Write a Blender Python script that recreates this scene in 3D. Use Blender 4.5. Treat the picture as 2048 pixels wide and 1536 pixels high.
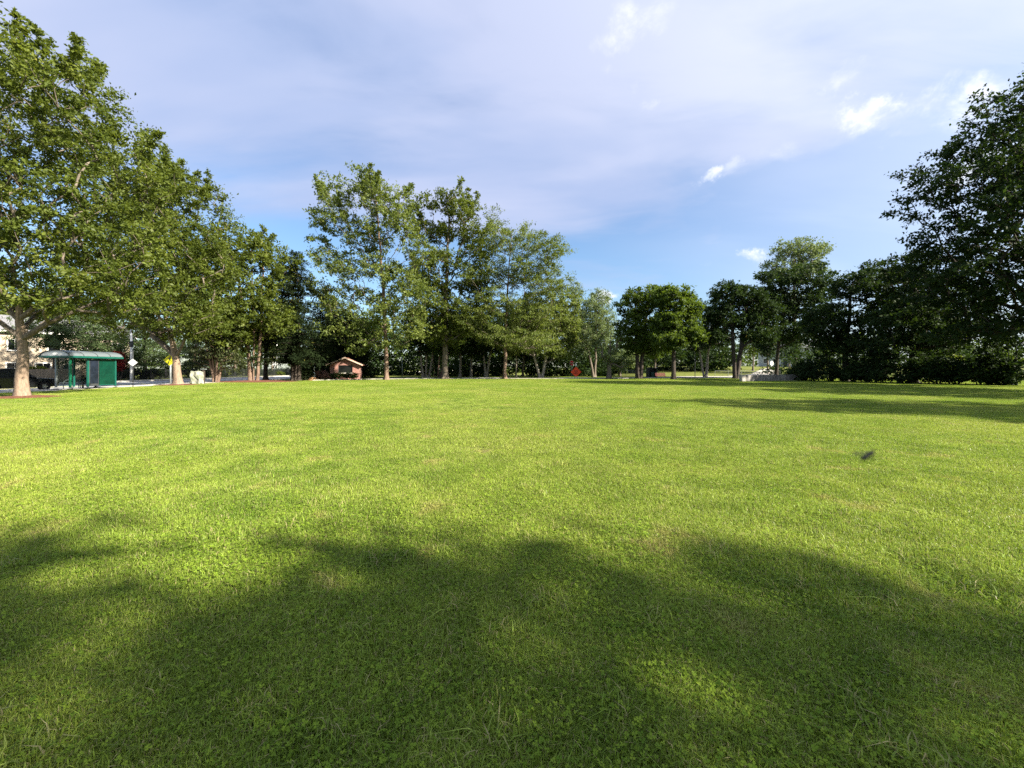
import bpy, bmesh, math, random
import numpy as np
from mathutils import Vector, Matrix

# ------------------------------------------------------------------ scene, camera, light
scene = bpy.context.scene
for o in list(bpy.data.objects):
    bpy.data.objects.remove(o)
COL = scene.collection
random.seed(7)

EYE, F, CX, HY = 1.55, 770.0, 1024.0, 737.0      # eye height and the lens, from the photograph (2048 px wide)

cam = bpy.data.cameras.new("camera")
cam_o = bpy.data.objects.new("camera", cam)
COL.objects.link(cam_o)
cam.sensor_width = 36.0
cam.lens = 36.0 * F / 2048.0
cam.shift_y = -(768.0 - HY) / 2048.0
cam.clip_start = 0.05
cam.clip_end = 4000
cam_o.location = (0, 0, EYE)
cam_o.rotation_euler = (math.radians(90), 0, 0)
cam.dof.use_dof = True
cam.dof.focus_distance = 3.6
cam.dof.aperture_fstop = 3.6
scene.camera = cam_o

SUN_AZ, SUN_EL = math.radians(112), math.radians(34)
to_sun = Vector((math.sin(SUN_AZ) * math.cos(SUN_EL), math.cos(SUN_AZ) * math.cos(SUN_EL), math.sin(SUN_EL)))
sun = bpy.data.lights.new("sun", 'SUN')
sun.energy = 4.7
sun.angle = math.radians(1.0)
sun.color = (1.0, 0.92, 0.77)
sun_o = bpy.data.objects.new("sun", sun)
sun_o.rotation_euler = to_sun.to_track_quat('Z', 'Y').to_euler()
sun_o.location = to_sun * 200
COL.objects.link(sun_o)

vs = scene.view_settings
vs.view_transform = 'Standard'
vs.look = 'None'
vs.gamma = 1
vs.use_curve_mapping = False
vs.exposure = 1.93
scene.cycles.use_denoising = False
scene.cycles.max_bounces = 6
scene.cycles.transparent_max_bounces = 6


class NT:
    """small helper round a node tree"""
    def __init__(self, tree):
        self.t = tree
        self.n = tree.nodes
        self.l = tree.links

    def add(self, typ, **kw):
        nd = self.n.new(typ)
        for k, v in kw.items():
            setattr(nd, k, v)
        return nd

    def put(self, sock, v):
        if hasattr(v, 'bl_idname') and hasattr(v, 'node'):
            self.l.new(v, sock)
        else:
            sock.default_value = v

    def math(self, op, a, b=0.0, c=None, clamp=False):
        nd = self.add('ShaderNodeMath', operation=op, use_clamp=clamp)
        self.put(nd.inputs[0], a)
        self.put(nd.inputs[1], b)
        if c is not None:
            self.put(nd.inputs[2], c)
        return nd.outputs[0]

    def vmath(self, op, a, b=(0, 0, 0)):
        nd = self.add('ShaderNodeVectorMath', operation=op)
        self.put(nd.inputs[0], a)
        self.put(nd.inputs[1], b)
        return nd.outputs['Value'] if op in ('LENGTH', 'DISTANCE', 'DOT_PRODUCT') else nd.outputs[0]

    def ramp(self, v, lo, hi, a=0.0, b=1.0, smooth=True):
        nd = self.add('ShaderNodeMapRange')
        nd.interpolation_type = 'SMOOTHSTEP' if smooth else 'LINEAR'
        self.put(nd.inputs[0], v)
        for i, x in enumerate((lo, hi, a, b)):
            self.put(nd.inputs[1 + i], x)
        return nd.outputs[0]

    def mix(self, f, a, b, mode='MIX'):
        nd = self.add('ShaderNodeMix', data_type='RGBA', blend_type=mode)
        self.put(nd.inputs[0], f)
        self.put(nd.inputs[6], a if not isinstance(a, tuple) else tuple(a) + (1,) * (4 - len(a)))
        self.put(nd.inputs[7], b if not isinstance(b, tuple) else tuple(b) + (1,) * (4 - len(b)))
        return nd.outputs[2]

    def noise(self, vec, scale, detail=3.0, rough=0.55, dist=0.0):
        nd = self.add('ShaderNodeTexNoise')
        if vec is not None:
            self.put(nd.inputs['Vector'], vec)
        nd.inputs['Scale'].default_value = scale
        nd.inputs['Detail'].default_value = detail
        nd.inputs['Roughness'].default_value = rough
        nd.inputs['Distortion'].default_value = dist
        return nd.outputs[0]


def pdir(px, py):
    return Vector(((px - CX) / F, 1.0, (HY - py) / F)).normalized()


# ------------------------------------------------------------------ sky
world = bpy.data.worlds.new("World")
scene.world = world
world.use_nodes = True
w = NT(world.node_tree)
w.n.clear()
out = w.add('ShaderNodeOutputWorld')
bg = w.add('ShaderNodeBackground')
w.l.new(bg.outputs[0], out.inputs[0])
sky = w.add('ShaderNodeTexSky', sky_type='NISHITA')
sky.sun_disc = False
sky.sun_elevation = SUN_EL
sky.sun_rotation = SUN_AZ
sky.air_density = 1.3
sky.dust_density = 0.6
sky.ozone_density = 2.5
skyc = w.vmath('MULTIPLY', sky.outputs[0], (0.040, 0.047, 0.055))
tc = w.add('ShaderNodeTexCoord')
d = tc.outputs['Generated']
sx = w.add('ShaderNodeSeparateXYZ')
w.l.new(d, sx.inputs[0])
zz = w.math('MAXIMUM', sx.outputs[2], 0.0)
den = w.math('ADD', zz, 0.22)
cx = w.add('ShaderNodeCombineXYZ')
w.put(cx.inputs[0], w.math('DIVIDE', sx.outputs[0], den))
w.put(cx.inputs[1], w.math('DIVIDE', sx.outputs[1], den))
mp = w.add('ShaderNodeMapping')
w.l.new(cx.outputs[0], mp.inputs[0])
mp.inputs['Rotation'].default_value = (0, 0, math.radians(28))
mp.inputs['Scale'].default_value = (0.55, 1.25, 1)
mp.inputs['Location'].default_value = (0.35, 1.9, 0)
n1 = w.noise(mp.outputs[0], 1.15, 6, 0.5, 0.5)
n2 = w.noise(mp.outputs[0], 3.1, 6, 0.58, 0.8)
veil = w.math('ADD', w.math('MULTIPLY', n1, 0.8), w.math('MULTIPLY', n2, 0.2))
elev = w.ramp(zz, 0.14, 0.55, -0.17, 0.09)
cov = w.ramp(w.math('ADD', veil, elev), 0.33, 0.62, 0.05, 0.95)
cov = w.math('MAXIMUM', cov, w.math('MULTIPLY', w.ramp(w.vmath('DOT_PRODUCT', d, tuple(to_sun)), -0.15, 0.55), 0.60))
# the veil is thicker and brighter towards the sun
sund = w.vmath('DOT_PRODUCT', d, tuple(to_sun))
warm = w.ramp(sund, 0.0, 0.80, 0.0, 1.0)
ccol = w.mix(warm, (0.178, 0.195, 0.260), (0.280, 0.292, 0.326))
n3 = w.noise(mp.outputs[0], 1.9, 4, 0.5, 0.3)
ccol = w.mix(w.math('MULTIPLY', w.ramp(n3, 0.34, 0.64, 0.12, 0.85), w.math('SUBTRACT', 1.0, w.math('MULTIPLY', warm, 0.75))), ccol, (0.124, 0.155, 0.236))
skyc = w.mix(cov, skyc, ccol)
# small fair-weather clouds, each in its own direction
n4 = w.noise(w.vmath('MULTIPLY', d, (1, 1, 1.5)), 8.5, 8, 0.62, 0.35)
puffs = [((1755, 228), .058, 1.0), ((1800, 238), .05, .8), ((1880, 225), .075, .75), ((1690, 150), .055, .42), ((1280, 30), .075, .45), ((1225, 78), .055, .42),
         ((1438, 348), .038, .62), ((1480, 330), .045, .36), ((1540, 295), .05, .3), ((1502, 512), .036, .8), ((1404, 531), .027, .6), ((1208, 594), .03, .8),
         ((1300, 165), .05, .32), ((1305, 225), .045, .32), ((1930, 330), .07, .5), ((1210, 150), .04, .3), ((1560, 300), .05, .3)]
wn1 = w.add('ShaderNodeTexNoise')
w.l.new(d, wn1.inputs['Vector'])
wn1.inputs['Scale'].default_value = 13.0
wn1.inputs['Detail'].default_value = 6.0
wn1.inputs['Roughness'].default_value = 0.65
warp = w.vmath('MULTIPLY', w.vmath('SUBTRACT', wn1.outputs['Color'], (0.5, 0.5, 0.5)), (0.16, 0.16, 0.10))
dw = w.vmath('ADD', d, warp)
tot = None
for (pp, rad, amp) in puffs:
    c = pdir(*pp)
    dv = w.vmath('MULTIPLY', w.vmath('SUBTRACT', dw, tuple(c)), (1.0, 1.0, 1.75))
    g = w.ramp(w.math('DIVIDE', w.vmath('LENGTH', dv), rad), 0.1, 1.35, amp, 0.0)
    tot = g if tot is None else w.math('MAXIMUM', tot, g)
pf = w.ramp(w.math('MULTIPLY', tot, w.ramp(n4, 0.3, 0.72, 0.1, 1.45)), 0.10, 0.95, 0.0, 0.9)
skyc = w.mix(pf, skyc, (0.335, 0.338, 0.348))
w.l.new(skyc, bg.inputs[0])
bg.inputs[1].default_value = 1.0


# ------------------------------------------------------------------ materials
MATS = {}


def mat(name, col, rough=0.7, var=0.0, scale=4.0, col2=None, bump=0.0, metal=0.0, spec=0.3, stretch=(1, 1, 1), detail=5):
    if name in MATS:
        return MATS[name]
    m = bpy.data.materials.new(name)
    m.use_nodes = True
    t = NT(m.node_tree)
    b = t.n['Principled BSDF']
    b.inputs['Roughness'].default_value = rough
    b.inputs['Metallic'].default_value = metal
    b.inputs['Specular IOR Level'].default_value = spec
    if col2 is None:
        col2 = tuple(max(0, c * (1 - var)) for c in col)
    geo = t.add('ShaderNodeNewGeometry')
    pos = t.vmath('MULTIPLY', geo.outputs['Position'], stretch)
    nz = t.noise(pos, scale, detail, 0.6)
    nf = t.noise(pos, scale * 7.3, 3, 0.6)
    f = t.ramp(t.math('ADD', t.math('MULTIPLY', nz, 0.65), t.math('MULTIPLY', nf, 0.35)), 0.34, 0.66)
    t.put(b.inputs['Base Color'], t.mix(f, col2, col))
    t.put(b.inputs['Roughness'], t.math('ADD', rough - 0.08, t.math('MULTIPLY', nf, 0.16)))
    if bump:
        bp = t.add('ShaderNodeBump')
        bp.inputs['Strength'].default_value = bump
        bp.inputs['Distance'].default_value = 0.03
        t.put(bp.inputs['Height'], t.math('ADD', nz, t.math('MULTIPLY', nf, 0.5)))
        t.l.new(bp.outputs[0], b.inputs['Normal'])
    MATS[name] = m
    return m


def leaf_mat(name, dark, light, trans, tw=0.34, rough=0.55, spec=0.2):
    m = bpy.data.materials.new(name)
    m.use_nodes = True
    t = NT(m.node_tree)
    b = t.n['Principled BSDF']
    geo = t.add('ShaderNodeNewGeometry')
    at = t.add('ShaderNodeAttribute', attribute_name='rnd')
    big = t.noise(geo.outputs['Position'], 0.35, 3, 0.5)
    f = t.math('ADD', t.math('MULTIPLY', at.outputs['Fac'], 0.55), t.ramp(big, 0.35, 0.65, 0.0, 0.45))
    c = t.mix(f, dark, light)
    # a few yellowing leaves
    c = t.mix(t.ramp(t.noise(geo.outputs['Position'], 0.9, 2, 0.5), 0.52, 0.72, 0.0, 0.35), c, tuple(x * y for x, y in zip(light, (1.25, 1.0, 0.9))))
    c = t.mix(t.ramp(at.outputs['Fac'], 0.935, 0.97, 0.0, 0.5), c, (0.20, 0.17, 0.03))
    t.put(b.inputs['Base Color'], c)
    b.inputs['Roughness'].default_value = rough
    b.inputs['Specular IOR Level'].default_value = spec
    tr = t.add('ShaderNodeBsdfTranslucent')
    t.put(tr.inputs[0], t.mix(f, tuple(0.7 * x for x in trans), trans))
    ms = t.add('ShaderNodeMixShader')
    ms.inputs[0].default_value = tw
    t.l.new(b.outputs[0], ms.inputs[1])
    t.l.new(tr.outputs[0], ms.inputs[2])
    t.l.new(ms.outputs[0], t.n['Material Output'].inputs[0])
    MATS[name] = m
    return m


leaf_mat('leaf_oak', (0.028, 0.048, 0.007), (0.118, 0.148, 0.023), (0.18, 0.23, 0.02))
leaf_mat('leaf_locust', (0.048, 0.076, 0.016), (0.155, 0.190, 0.044), (0.20, 0.26, 0.03))
leaf_mat('leaf_maple', (0.022, 0.044, 0.008), (0.088, 0.135, 0.020), (0.14, 0.21, 0.015))
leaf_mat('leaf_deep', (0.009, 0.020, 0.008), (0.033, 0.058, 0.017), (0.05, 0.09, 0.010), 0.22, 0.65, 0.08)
leaf_mat('leaf_pale', (0.07, 0.11, 0.045), (0.17, 0.22, 0.09), (0.2, 0.26, 0.07))
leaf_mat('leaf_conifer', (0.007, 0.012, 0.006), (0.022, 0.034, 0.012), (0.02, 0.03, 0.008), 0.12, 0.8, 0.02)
leaf_mat('leaf_pine', (0.030, 0.052, 0.020), (0.085, 0.125, 0.045), (0.08, 0.13, 0.03), 0.2)
leaf_mat('leaf_yew', (0.016, 0.026, 0.008), (0.050, 0.060, 0.018), (0.05, 0.06, 0.01), 0.15)
leaf_mat('leaf_red', (0.10, 0.012, 0.012), (0.30, 0.035, 0.03), (0.35, 0.03, 0.02), 0.3)
leaf_mat('leaf_flower', (0.045, 0.06, 0.02), (0.26, 0.11, 0.10), (0.15, 0.10, 0.05), 0.2)
leaf_mat('leaf_bush', (0.05, 0.085, 0.012), (0.16, 0.20, 0.03), (0.2, 0.26, 0.02))

mat('bark_tan', (0.30, 0.222, 0.158), 0.9, col2=(0.155, 0.108, 0.078), scale=5, bump=0.9, stretch=(3.2, 3.2, 0.35))
mat('bark_grey', (0.20, 0.165, 0.13), 0.9, col2=(0.085, 0.068, 0.052), scale=4, bump=0.9, stretch=(3.2, 3.2, 0.4))
mat('bark_brown', (0.22, 0.155, 0.115), 0.9, col2=(0.10, 0.062, 0.042), scale=4, bump=0.9, stretch=(3.2, 3.2, 0.4))
mat('bark_dark', (0.075, 0.058, 0.046), 0.9, col2=(0.03, 0.024, 0.02), scale=4, bump=0.8, stretch=(3, 3, 0.4))
mat('bark_light', (0.42, 0.37, 0.30), 0.85, col2=(0.20, 0.17, 0.14), scale=3, bump=0.5, stretch=(2.5, 2.5, 0.8))
mat('asphalt', (0.19, 0.19, 0.195), 0.9, col2=(0.13, 0.13, 0.135), scale=0.7, bump=0.15)
mat('road_paving', (0.33, 0.335, 0.345), 0.85, col2=(0.25, 0.25, 0.26), scale=0.4, bump=0.1)
mat('concrete', (0.50, 0.47, 0.41), 0.85, col2=(0.36, 0.33, 0.29), scale=1.4, bump=0.2)
mat('concrete_dark', (0.34, 0.32, 0.29), 0.9, col2=(0.12, 0.11, 0.10), scale=1.6, bump=0.3, stretch=(2.2, 2.2, 0.5))
mat('mulch', (0.20, 0.075, 0.040), 1.0, col2=(0.06, 0.025, 0.016), scale=9, bump=1.0)
mat('straw', (0.42, 0.25, 0.12), 1.0, col2=(0.20, 0.10, 0.05), scale=9, bump=1.0)
mat('soil', (0.045, 0.034, 0.022), 1.0, col2=(0.02, 0.016, 0.010), scale=5)
mat('green_paint', (0.006, 0.17, 0.085), 0.38, var=0.15, spec=0.5)
mat('window_dark', (0.008, 0.009, 0.008), 0.12, spec=0.25)
mat('green_panel', (0.003, 0.042, 0.026), 0.22, col2=(0.002, 0.020, 0.014), scale=1.2, spec=0.6)  # dark green, taken darker still to stand in for tree shade
mat('wire', (0.20, 0.21, 0.21), 0.5, var=0.2)
mat('green_dark', (0.006, 0.085, 0.062), 0.40, var=0.2, spec=0.5)
mat('steel_grey', (0.30, 0.33, 0.33), 0.45, var=0.2, metal=0.3)
mat('galvanised', (0.60, 0.61, 0.62), 0.45, var=0.2, metal=0.25)
mat('dark_steel', (0.045, 0.050, 0.052), 0.5, var=0.3)
mat('sign_back', (0.62, 0.64, 0.66), 0.4, var=0.12, metal=0.3)
mat('sign_yellow', (0.62, 0.60, 0.02), 0.4, var=0.06)
mat('sign_black', (0.012, 0.012, 0.012), 0.5)
mat('sign_red', (0.50, 0.012, 0.016), 0.4, var=0.08)
mat('sign_white', (0.78, 0.78, 0.77), 0.4, var=0.05)
mat('sign_orange', (0.88, 0.075, 0.012), 0.45, var=0.12)
mat('car_black', (0.012, 0.013, 0.015), 0.16, var=0.1, spec=0.6)
mat('car_white', (0.72, 0.73, 0.74), 0.2, var=0.05, spec=0.5)
mat('car_grey', (0.10, 0.105, 0.11), 0.2, var=0.05, spec=0.5)
mat('rubber', (0.018, 0.018, 0.018), 0.8)
mat('alloy', (0.55, 0.56, 0.58), 0.3, metal=0.8)
mat('glass_dark', (0.010, 0.012, 0.014), 0.05, spec=0.9)
mat('lens_red', (0.35, 0.01, 0.01), 0.2)
mat('lens_clear', (0.7, 0.72, 0.74), 0.15)
mat('siding', (0.42, 0.35, 0.265), 0.8, col2=(0.34, 0.28, 0.215), scale=0.8)
mat('siding_grey', (0.46, 0.47, 0.47), 0.8, col2=(0.38, 0.39, 0.40), scale=0.8)
mat('trim_white', (0.74, 0.72, 0.68), 0.6, var=0.1)
mat('roof_grey', (0.20, 0.20, 0.21), 0.9, col2=(0.12, 0.12, 0.13), scale=3, bump=0.3)
mat('roof_terracotta', (0.34, 0.13, 0.075), 0.85, col2=(0.20, 0.075, 0.045), scale=3, bump=0.3)
mat('fascia', (0.62, 0.47, 0.37), 0.7, var=0.2)
mat('wood_fence', (0.30, 0.245, 0.185), 0.9, col2=(0.19, 0.15, 0.115), scale=2.2, stretch=(3, 3, 0.5))
mat('iron_fence', (0.030, 0.031, 0.032), 0.5, var=0.2)
mat('bench_red', (0.17, 0.05, 0.048), 0.55, var=0.25)  # red darkened to stand in for the shade on the bench
mat('plastic_green', (0.02, 0.06, 0.045), 0.5, var=0.2)
mat('stone_block', (0.40, 0.40, 0.33), 0.9, col2=(0.13, 0.15, 0.10), scale=2.4, bump=0.4)
mat('fly_body', (0.055, 0.048, 0.030), 0.45)
mat('poster', (0.016, 0.022, 0.036), 0.2, col2=(0.006, 0.008, 0.012), scale=2)


def brick_mat():
    m = bpy.data.materials.new('brick')
    m.use_nodes = True
    t = NT(m.node_tree)
    b = t.n['Principled BSDF']
    geo = t.add('ShaderNodeNewGeometry')
    sp = t.add('ShaderNodeSeparateXYZ')
    t.l.new(geo.outputs['Position'], sp.inputs[0])
    cb = t.add('ShaderNodeCombineXYZ')
    t.put(cb.inputs[0], t.math('ADD', sp.outputs[0], sp.outputs[1]))
    t.put(cb.inputs[1], sp.outputs[2])
    br = t.add('ShaderNodeTexBrick')
    t.l.new(cb.outputs[0], br.inputs['Vector'])
    br.inputs['Color1'].default_value = (0.33, 0.138, 0.100, 1)
    br.inputs['Color2'].default_value = (0.24, 0.088, 0.066, 1)
    br.inputs['Mortar'].default_value = (0.38, 0.31, 0.27, 1)
    br.inputs['Scale'].default_value = 1.0
    br.inputs['Brick Width'].default_value = 0.225
    br.inputs['Row Height'].default_value = 0.075
    br.inputs['Mortar Size'].default_value = 0.009
    nz = t.noise(geo.outputs['Position'], 1.7, 4)
    t.put(b.inputs['Base Color'], t.mix(t.ramp(nz, 0.35, 0.7, 0.0, 0.45), br.outputs[0], (0.24, 0.09, 0.075)))
    b.inputs['Roughness'].default_value = 0.9
    MATS['brick'] = m


brick_mat()


def clear_glass():
    m = bpy.data.materials.new('clear_glass')
    m.use_nodes = True
    t = NT(m.node_tree)
    g = t.add('ShaderNodeBsdfGlossy')
    g.inputs['Roughness'].default_value = 0.03
    tr = t.add('ShaderNodeBsdfTransparent')
    tr.inputs[0].default_value = (0.86, 0.90, 0.89, 1)
    fr = t.add('ShaderNodeFresnel')
    fr.inputs[0].default_value = 1.5
    ms = t.add('ShaderNodeMixShader')
    t.put(ms.inputs[0], t.math('MULTIPLY', fr.outputs[0], 0.9))
    t.l.new(tr.outputs[0], ms.inputs[1])
    t.l.new(g.outputs[0], ms.inputs[2])
    t.l.new(ms.outputs[0], t.n['Material Output'].inputs[0])
    MATS['clear_glass'] = m
    m = bpy.data.materials.new('roof_sheet')
    m.use_nodes = True
    t = NT(m.node_tree)
    b = t.n['Principled BSDF']
    b.inputs['Base Color'].default_value = (0.17, 0.20, 0.215, 1)
    b.inputs['Roughness'].default_value = 0.22
    trl = t.add('ShaderNodeBsdfTranslucent')
    trl.inputs[0].default_value = (0.30, 0.34, 0.35, 1)
    ms = t.add('ShaderNodeMixShader')
    ms.inputs[0].default_value = 0.3
    t.l.new(b.outputs[0], ms.inputs[1])
    t.l.new(trl.outputs[0], ms.inputs[2])
    t.l.new(ms.outputs[0], t.n['Material Output'].inputs[0])
    MATS['roof_sheet'] = m


clear_glass()


def membrane():
    m = bpy.data.materials.new('membrane')
    m.use_nodes = True
    t = NT(m.node_tree)
    df = t.add('ShaderNodeBsdfDiffuse')
    df.inputs[0].default_value = (0.12, 0.11, 0.09, 1)
    tr = t.add('ShaderNodeBsdfTransparent')
    ms = t.add('ShaderNodeMixShader')
    ms.inputs[0].default_value = 0.30
    t.l.new(tr.outputs[0], ms.inputs[1])
    t.l.new(df.outputs[0], ms.inputs[2])
    t.l.new(ms.outputs[0], t.n['Material Output'].inputs[0])
    MATS['membrane'] = m


membrane()


def lawn_colour(t, rnd):
    """colour of the turf as a function of place: lush, yellow and dry patches"""
    geo = t.add('ShaderNodeNewGeometry')
    pos = geo.outputs['Position']
    flat = t.vmath('MULTIPLY', pos, (1, 1, 0))
    a = t.noise(flat, 0.16, 3, 0.5, 0.6)
    b = t.noise(flat, 1.3, 4, 0.6, 0.4)
    c3 = t.noise(flat, 0.95, 3, 0.6, 0.8)
    base = t.mix(t.ramp(b, 0.30, 0.70), (0.128, 0.212, 0.024), (0.305, 0.398, 0.062))
    base = t.mix(t.ramp(a, 0.38, 0.64, 0.0, 0.55), base, (0.375, 0.420, 0.078))
    dry = t.ramp(t.math('ADD', t.math('MULTIPLY', c3, 0.6), t.math('MULTIPLY', b, 0.4)), 0.555, 0.66, 0.0, 0.8)
    base = t.mix(dry, base, (0.385, 0.330, 0.120))
    if rnd is not None:
        base = t.mix(t.ramp(rnd, 0.0, 1.0, 0.0, 0.6, smooth=False), base, t.mix(0.5, base, (0.13, 0.20, 0.012)))
        base = t.mix(t.ramp(rnd, 0.86, 0.94, 0.0, 0.85), base, (0.38, 0.31, 0.16))
        v = t.math('ADD', 0.5, t.math('MULTIPLY', t.math('FRACT', t.math('MULTIPLY', rnd, 37.0)), 1.0))
        base = t.vmath('SCALE', base)
        base.node.inputs['Scale'].default_value = 1.0
        t.l.new(v, base.node.inputs['Scale'])
    return base


def grass_mats():
    m = bpy.data.materials.new('grass_blade')
    m.use_nodes = True
    t = NT(m.node_tree)
    at = t.add('ShaderNodeAttribute', attribute_name='rnd')
    c = lawn_colour(t, at.outputs['Fac'])
    b = t.n['Principled BSDF']
    t.put(b.inputs['Base Color'], c)
    b.inputs['Roughness'].default_value = 0.45
    b.inputs['Specular IOR Level'].default_value = 0.28
    tr = t.add('ShaderNodeBsdfTranslucent')
    t.put(tr.inputs[0], t.mix(0.35, c, (0.30, 0.38, 0.02)))
    ms = t.add('ShaderNodeMixShader')
    ms.inputs[0].default_value = 0.38
    t.l.new(b.outputs[0], ms.inputs[1])
    t.l.new(tr.outputs[0], ms.inputs[2])
    t.l.new(ms.outputs[0], t.n['Material Output'].inputs[0])
    MATS['grass_blade'] = m
    m = bpy.data.materials.new('clover')
    m.use_nodes = True
    t = NT(m.node_tree)
    at = t.add('ShaderNodeAttribute', attribute_name='rnd')
    c = t.mix(at.outputs['Fac'], (0.100, 0.180, 0.016), (0.230, 0.320, 0.030))
    b = t.n['Principled BSDF']
    t.put(b.inputs['Base Color'], c)
    b.inputs['Specular IOR Level'].default_value = 0.12
    b.inputs['Roughness'].default_value = 0.6
    tr = t.add('ShaderNodeBsdfTranslucent')
    t.put(tr.inputs[0], t.mix(0.35, c, (0.24, 0.38, 0.02)))
    ms = t.add('ShaderNodeMixShader')
    ms.inputs[0].default_value = 0.35
    t.l.new(b.outputs[0], ms.inputs[1])
    t.l.new(tr.outputs[0], ms.inputs[2])
    t.l.new(ms.outputs[0], t.n['Material Output'].inputs[0])
    MATS['clover'] = m
    m = bpy.data.materials.new('turf')
    m.use_nodes = True
    t = NT(m.node_tree)
    geo = t.add('ShaderNodeNewGeometry')
    fine = t.noise(geo.outputs['Position'], 14, 5, 0.7)
    c = lawn_colour(t, None)
    c = t.mix(t.ramp(fine, 0.35, 0.65, 0.45, 0.95), c, (0.050, 0.052, 0.016))  # dark colour mixed in for the shade between blades
    b = t.n['Principled BSDF']
    t.put(b.inputs['Base Color'], c)
    th_ = t.noise(geo.outputs['Position'], 3.1, 4, 0.65)
    c = t.mix(t.ramp(th_, 0.5, 0.68, 0.0, 0.7), c, (0.13, 0.085, 0.040))
    t.put(b.inputs['Base Color'], c)
    b.inputs['Roughness'].default_value = 0.9
    b.inputs['Specular IOR Level'].default_value = 0.1
    bp = t.add('ShaderNodeBump')
    bp.inputs['Strength'].default_value = 0.7
    bp.inputs['Distance'].default_value = 0.05
    t.put(bp.inputs['Height'], fine)
    t.l.new(bp.outputs[0], b.inputs['Normal'])
    MATS['turf'] = m


grass_mats()


# ------------------------------------------------------------------ object helpers
def sstep(a, b, x):
    t = np.clip((np.asarray(x, float) - a) / (b - a), 0, 1)
    return t * t * (3 - 2 * t)


def gz(x, y):
    """height of the ground: flat lawn, rising beyond the drive on the right"""
    return float(2.3 * sstep(70, 125, y) * sstep(12, 48, x))


def at(px, D):
    x = (px - CX) / F * D
    return Vector((x, D, gz(x, D)))


def pz(py, D):
    return EYE + (HY - py) / F * D


def tag(o, label=None, cat=None, group=None, kind=None):
    if label: o['label'] = label
    if cat: o['category'] = cat
    if group: o['group'] = group
    if kind: o['kind'] = kind
    return o


def empty(name, loc=(0, 0, 0), rz=0.0, label=None, cat=None, group=None):
    o = bpy.data.objects.new(name, None)
    o.empty_display_size = 0.2
    o.location = loc
    o.rotation_euler = (0, 0, rz)
    COL.objects.link(o)
    return tag(o, label, cat, group)


def link(name, me, material=None, parent=None, loc=None):
    o = bpy.data.objects.new(name, me)
    if material is not None and not me.materials:
        me.materials.append(MATS[material] if isinstance(material, str) else material)
    COL.objects.link(o)
    if parent is not None:
        o.parent = parent
    if loc is not None:
        o.location = loc
    return o


def np_mesh(name, verts, faces, rnd=None, smooth=False):
    """verts (n,3), faces (m,k) arrays -> mesh, fast"""
    me = bpy.data.meshes.new(name)
    verts = np.ascontiguousarray(verts, dtype=np.float32)
    faces = np.ascontiguousarray(faces, dtype=np.int32)
    n, k = faces.shape
    me.vertices.add(len(verts))
    me.vertices.foreach_set('co', verts.ravel())
    me.loops.add(n * k)
    me.loops.foreach_set('vertex_index', faces.ravel())
    me.polygons.add(n)
    me.polygons.foreach_set('loop_start', np.arange(0, n * k, k, dtype=np.int32))
    if rnd is not None:
        a = me.attributes.new('rnd', 'FLOAT', 'POINT')
        a.data.foreach_set('value', np.ascontiguousarray(rnd, dtype=np.float32))
    me.update(calc_edges=True)
    if smooth:
        me.polygons.foreach_set('use_smooth', np.ones(n, dtype=bool))
    return me


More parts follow.
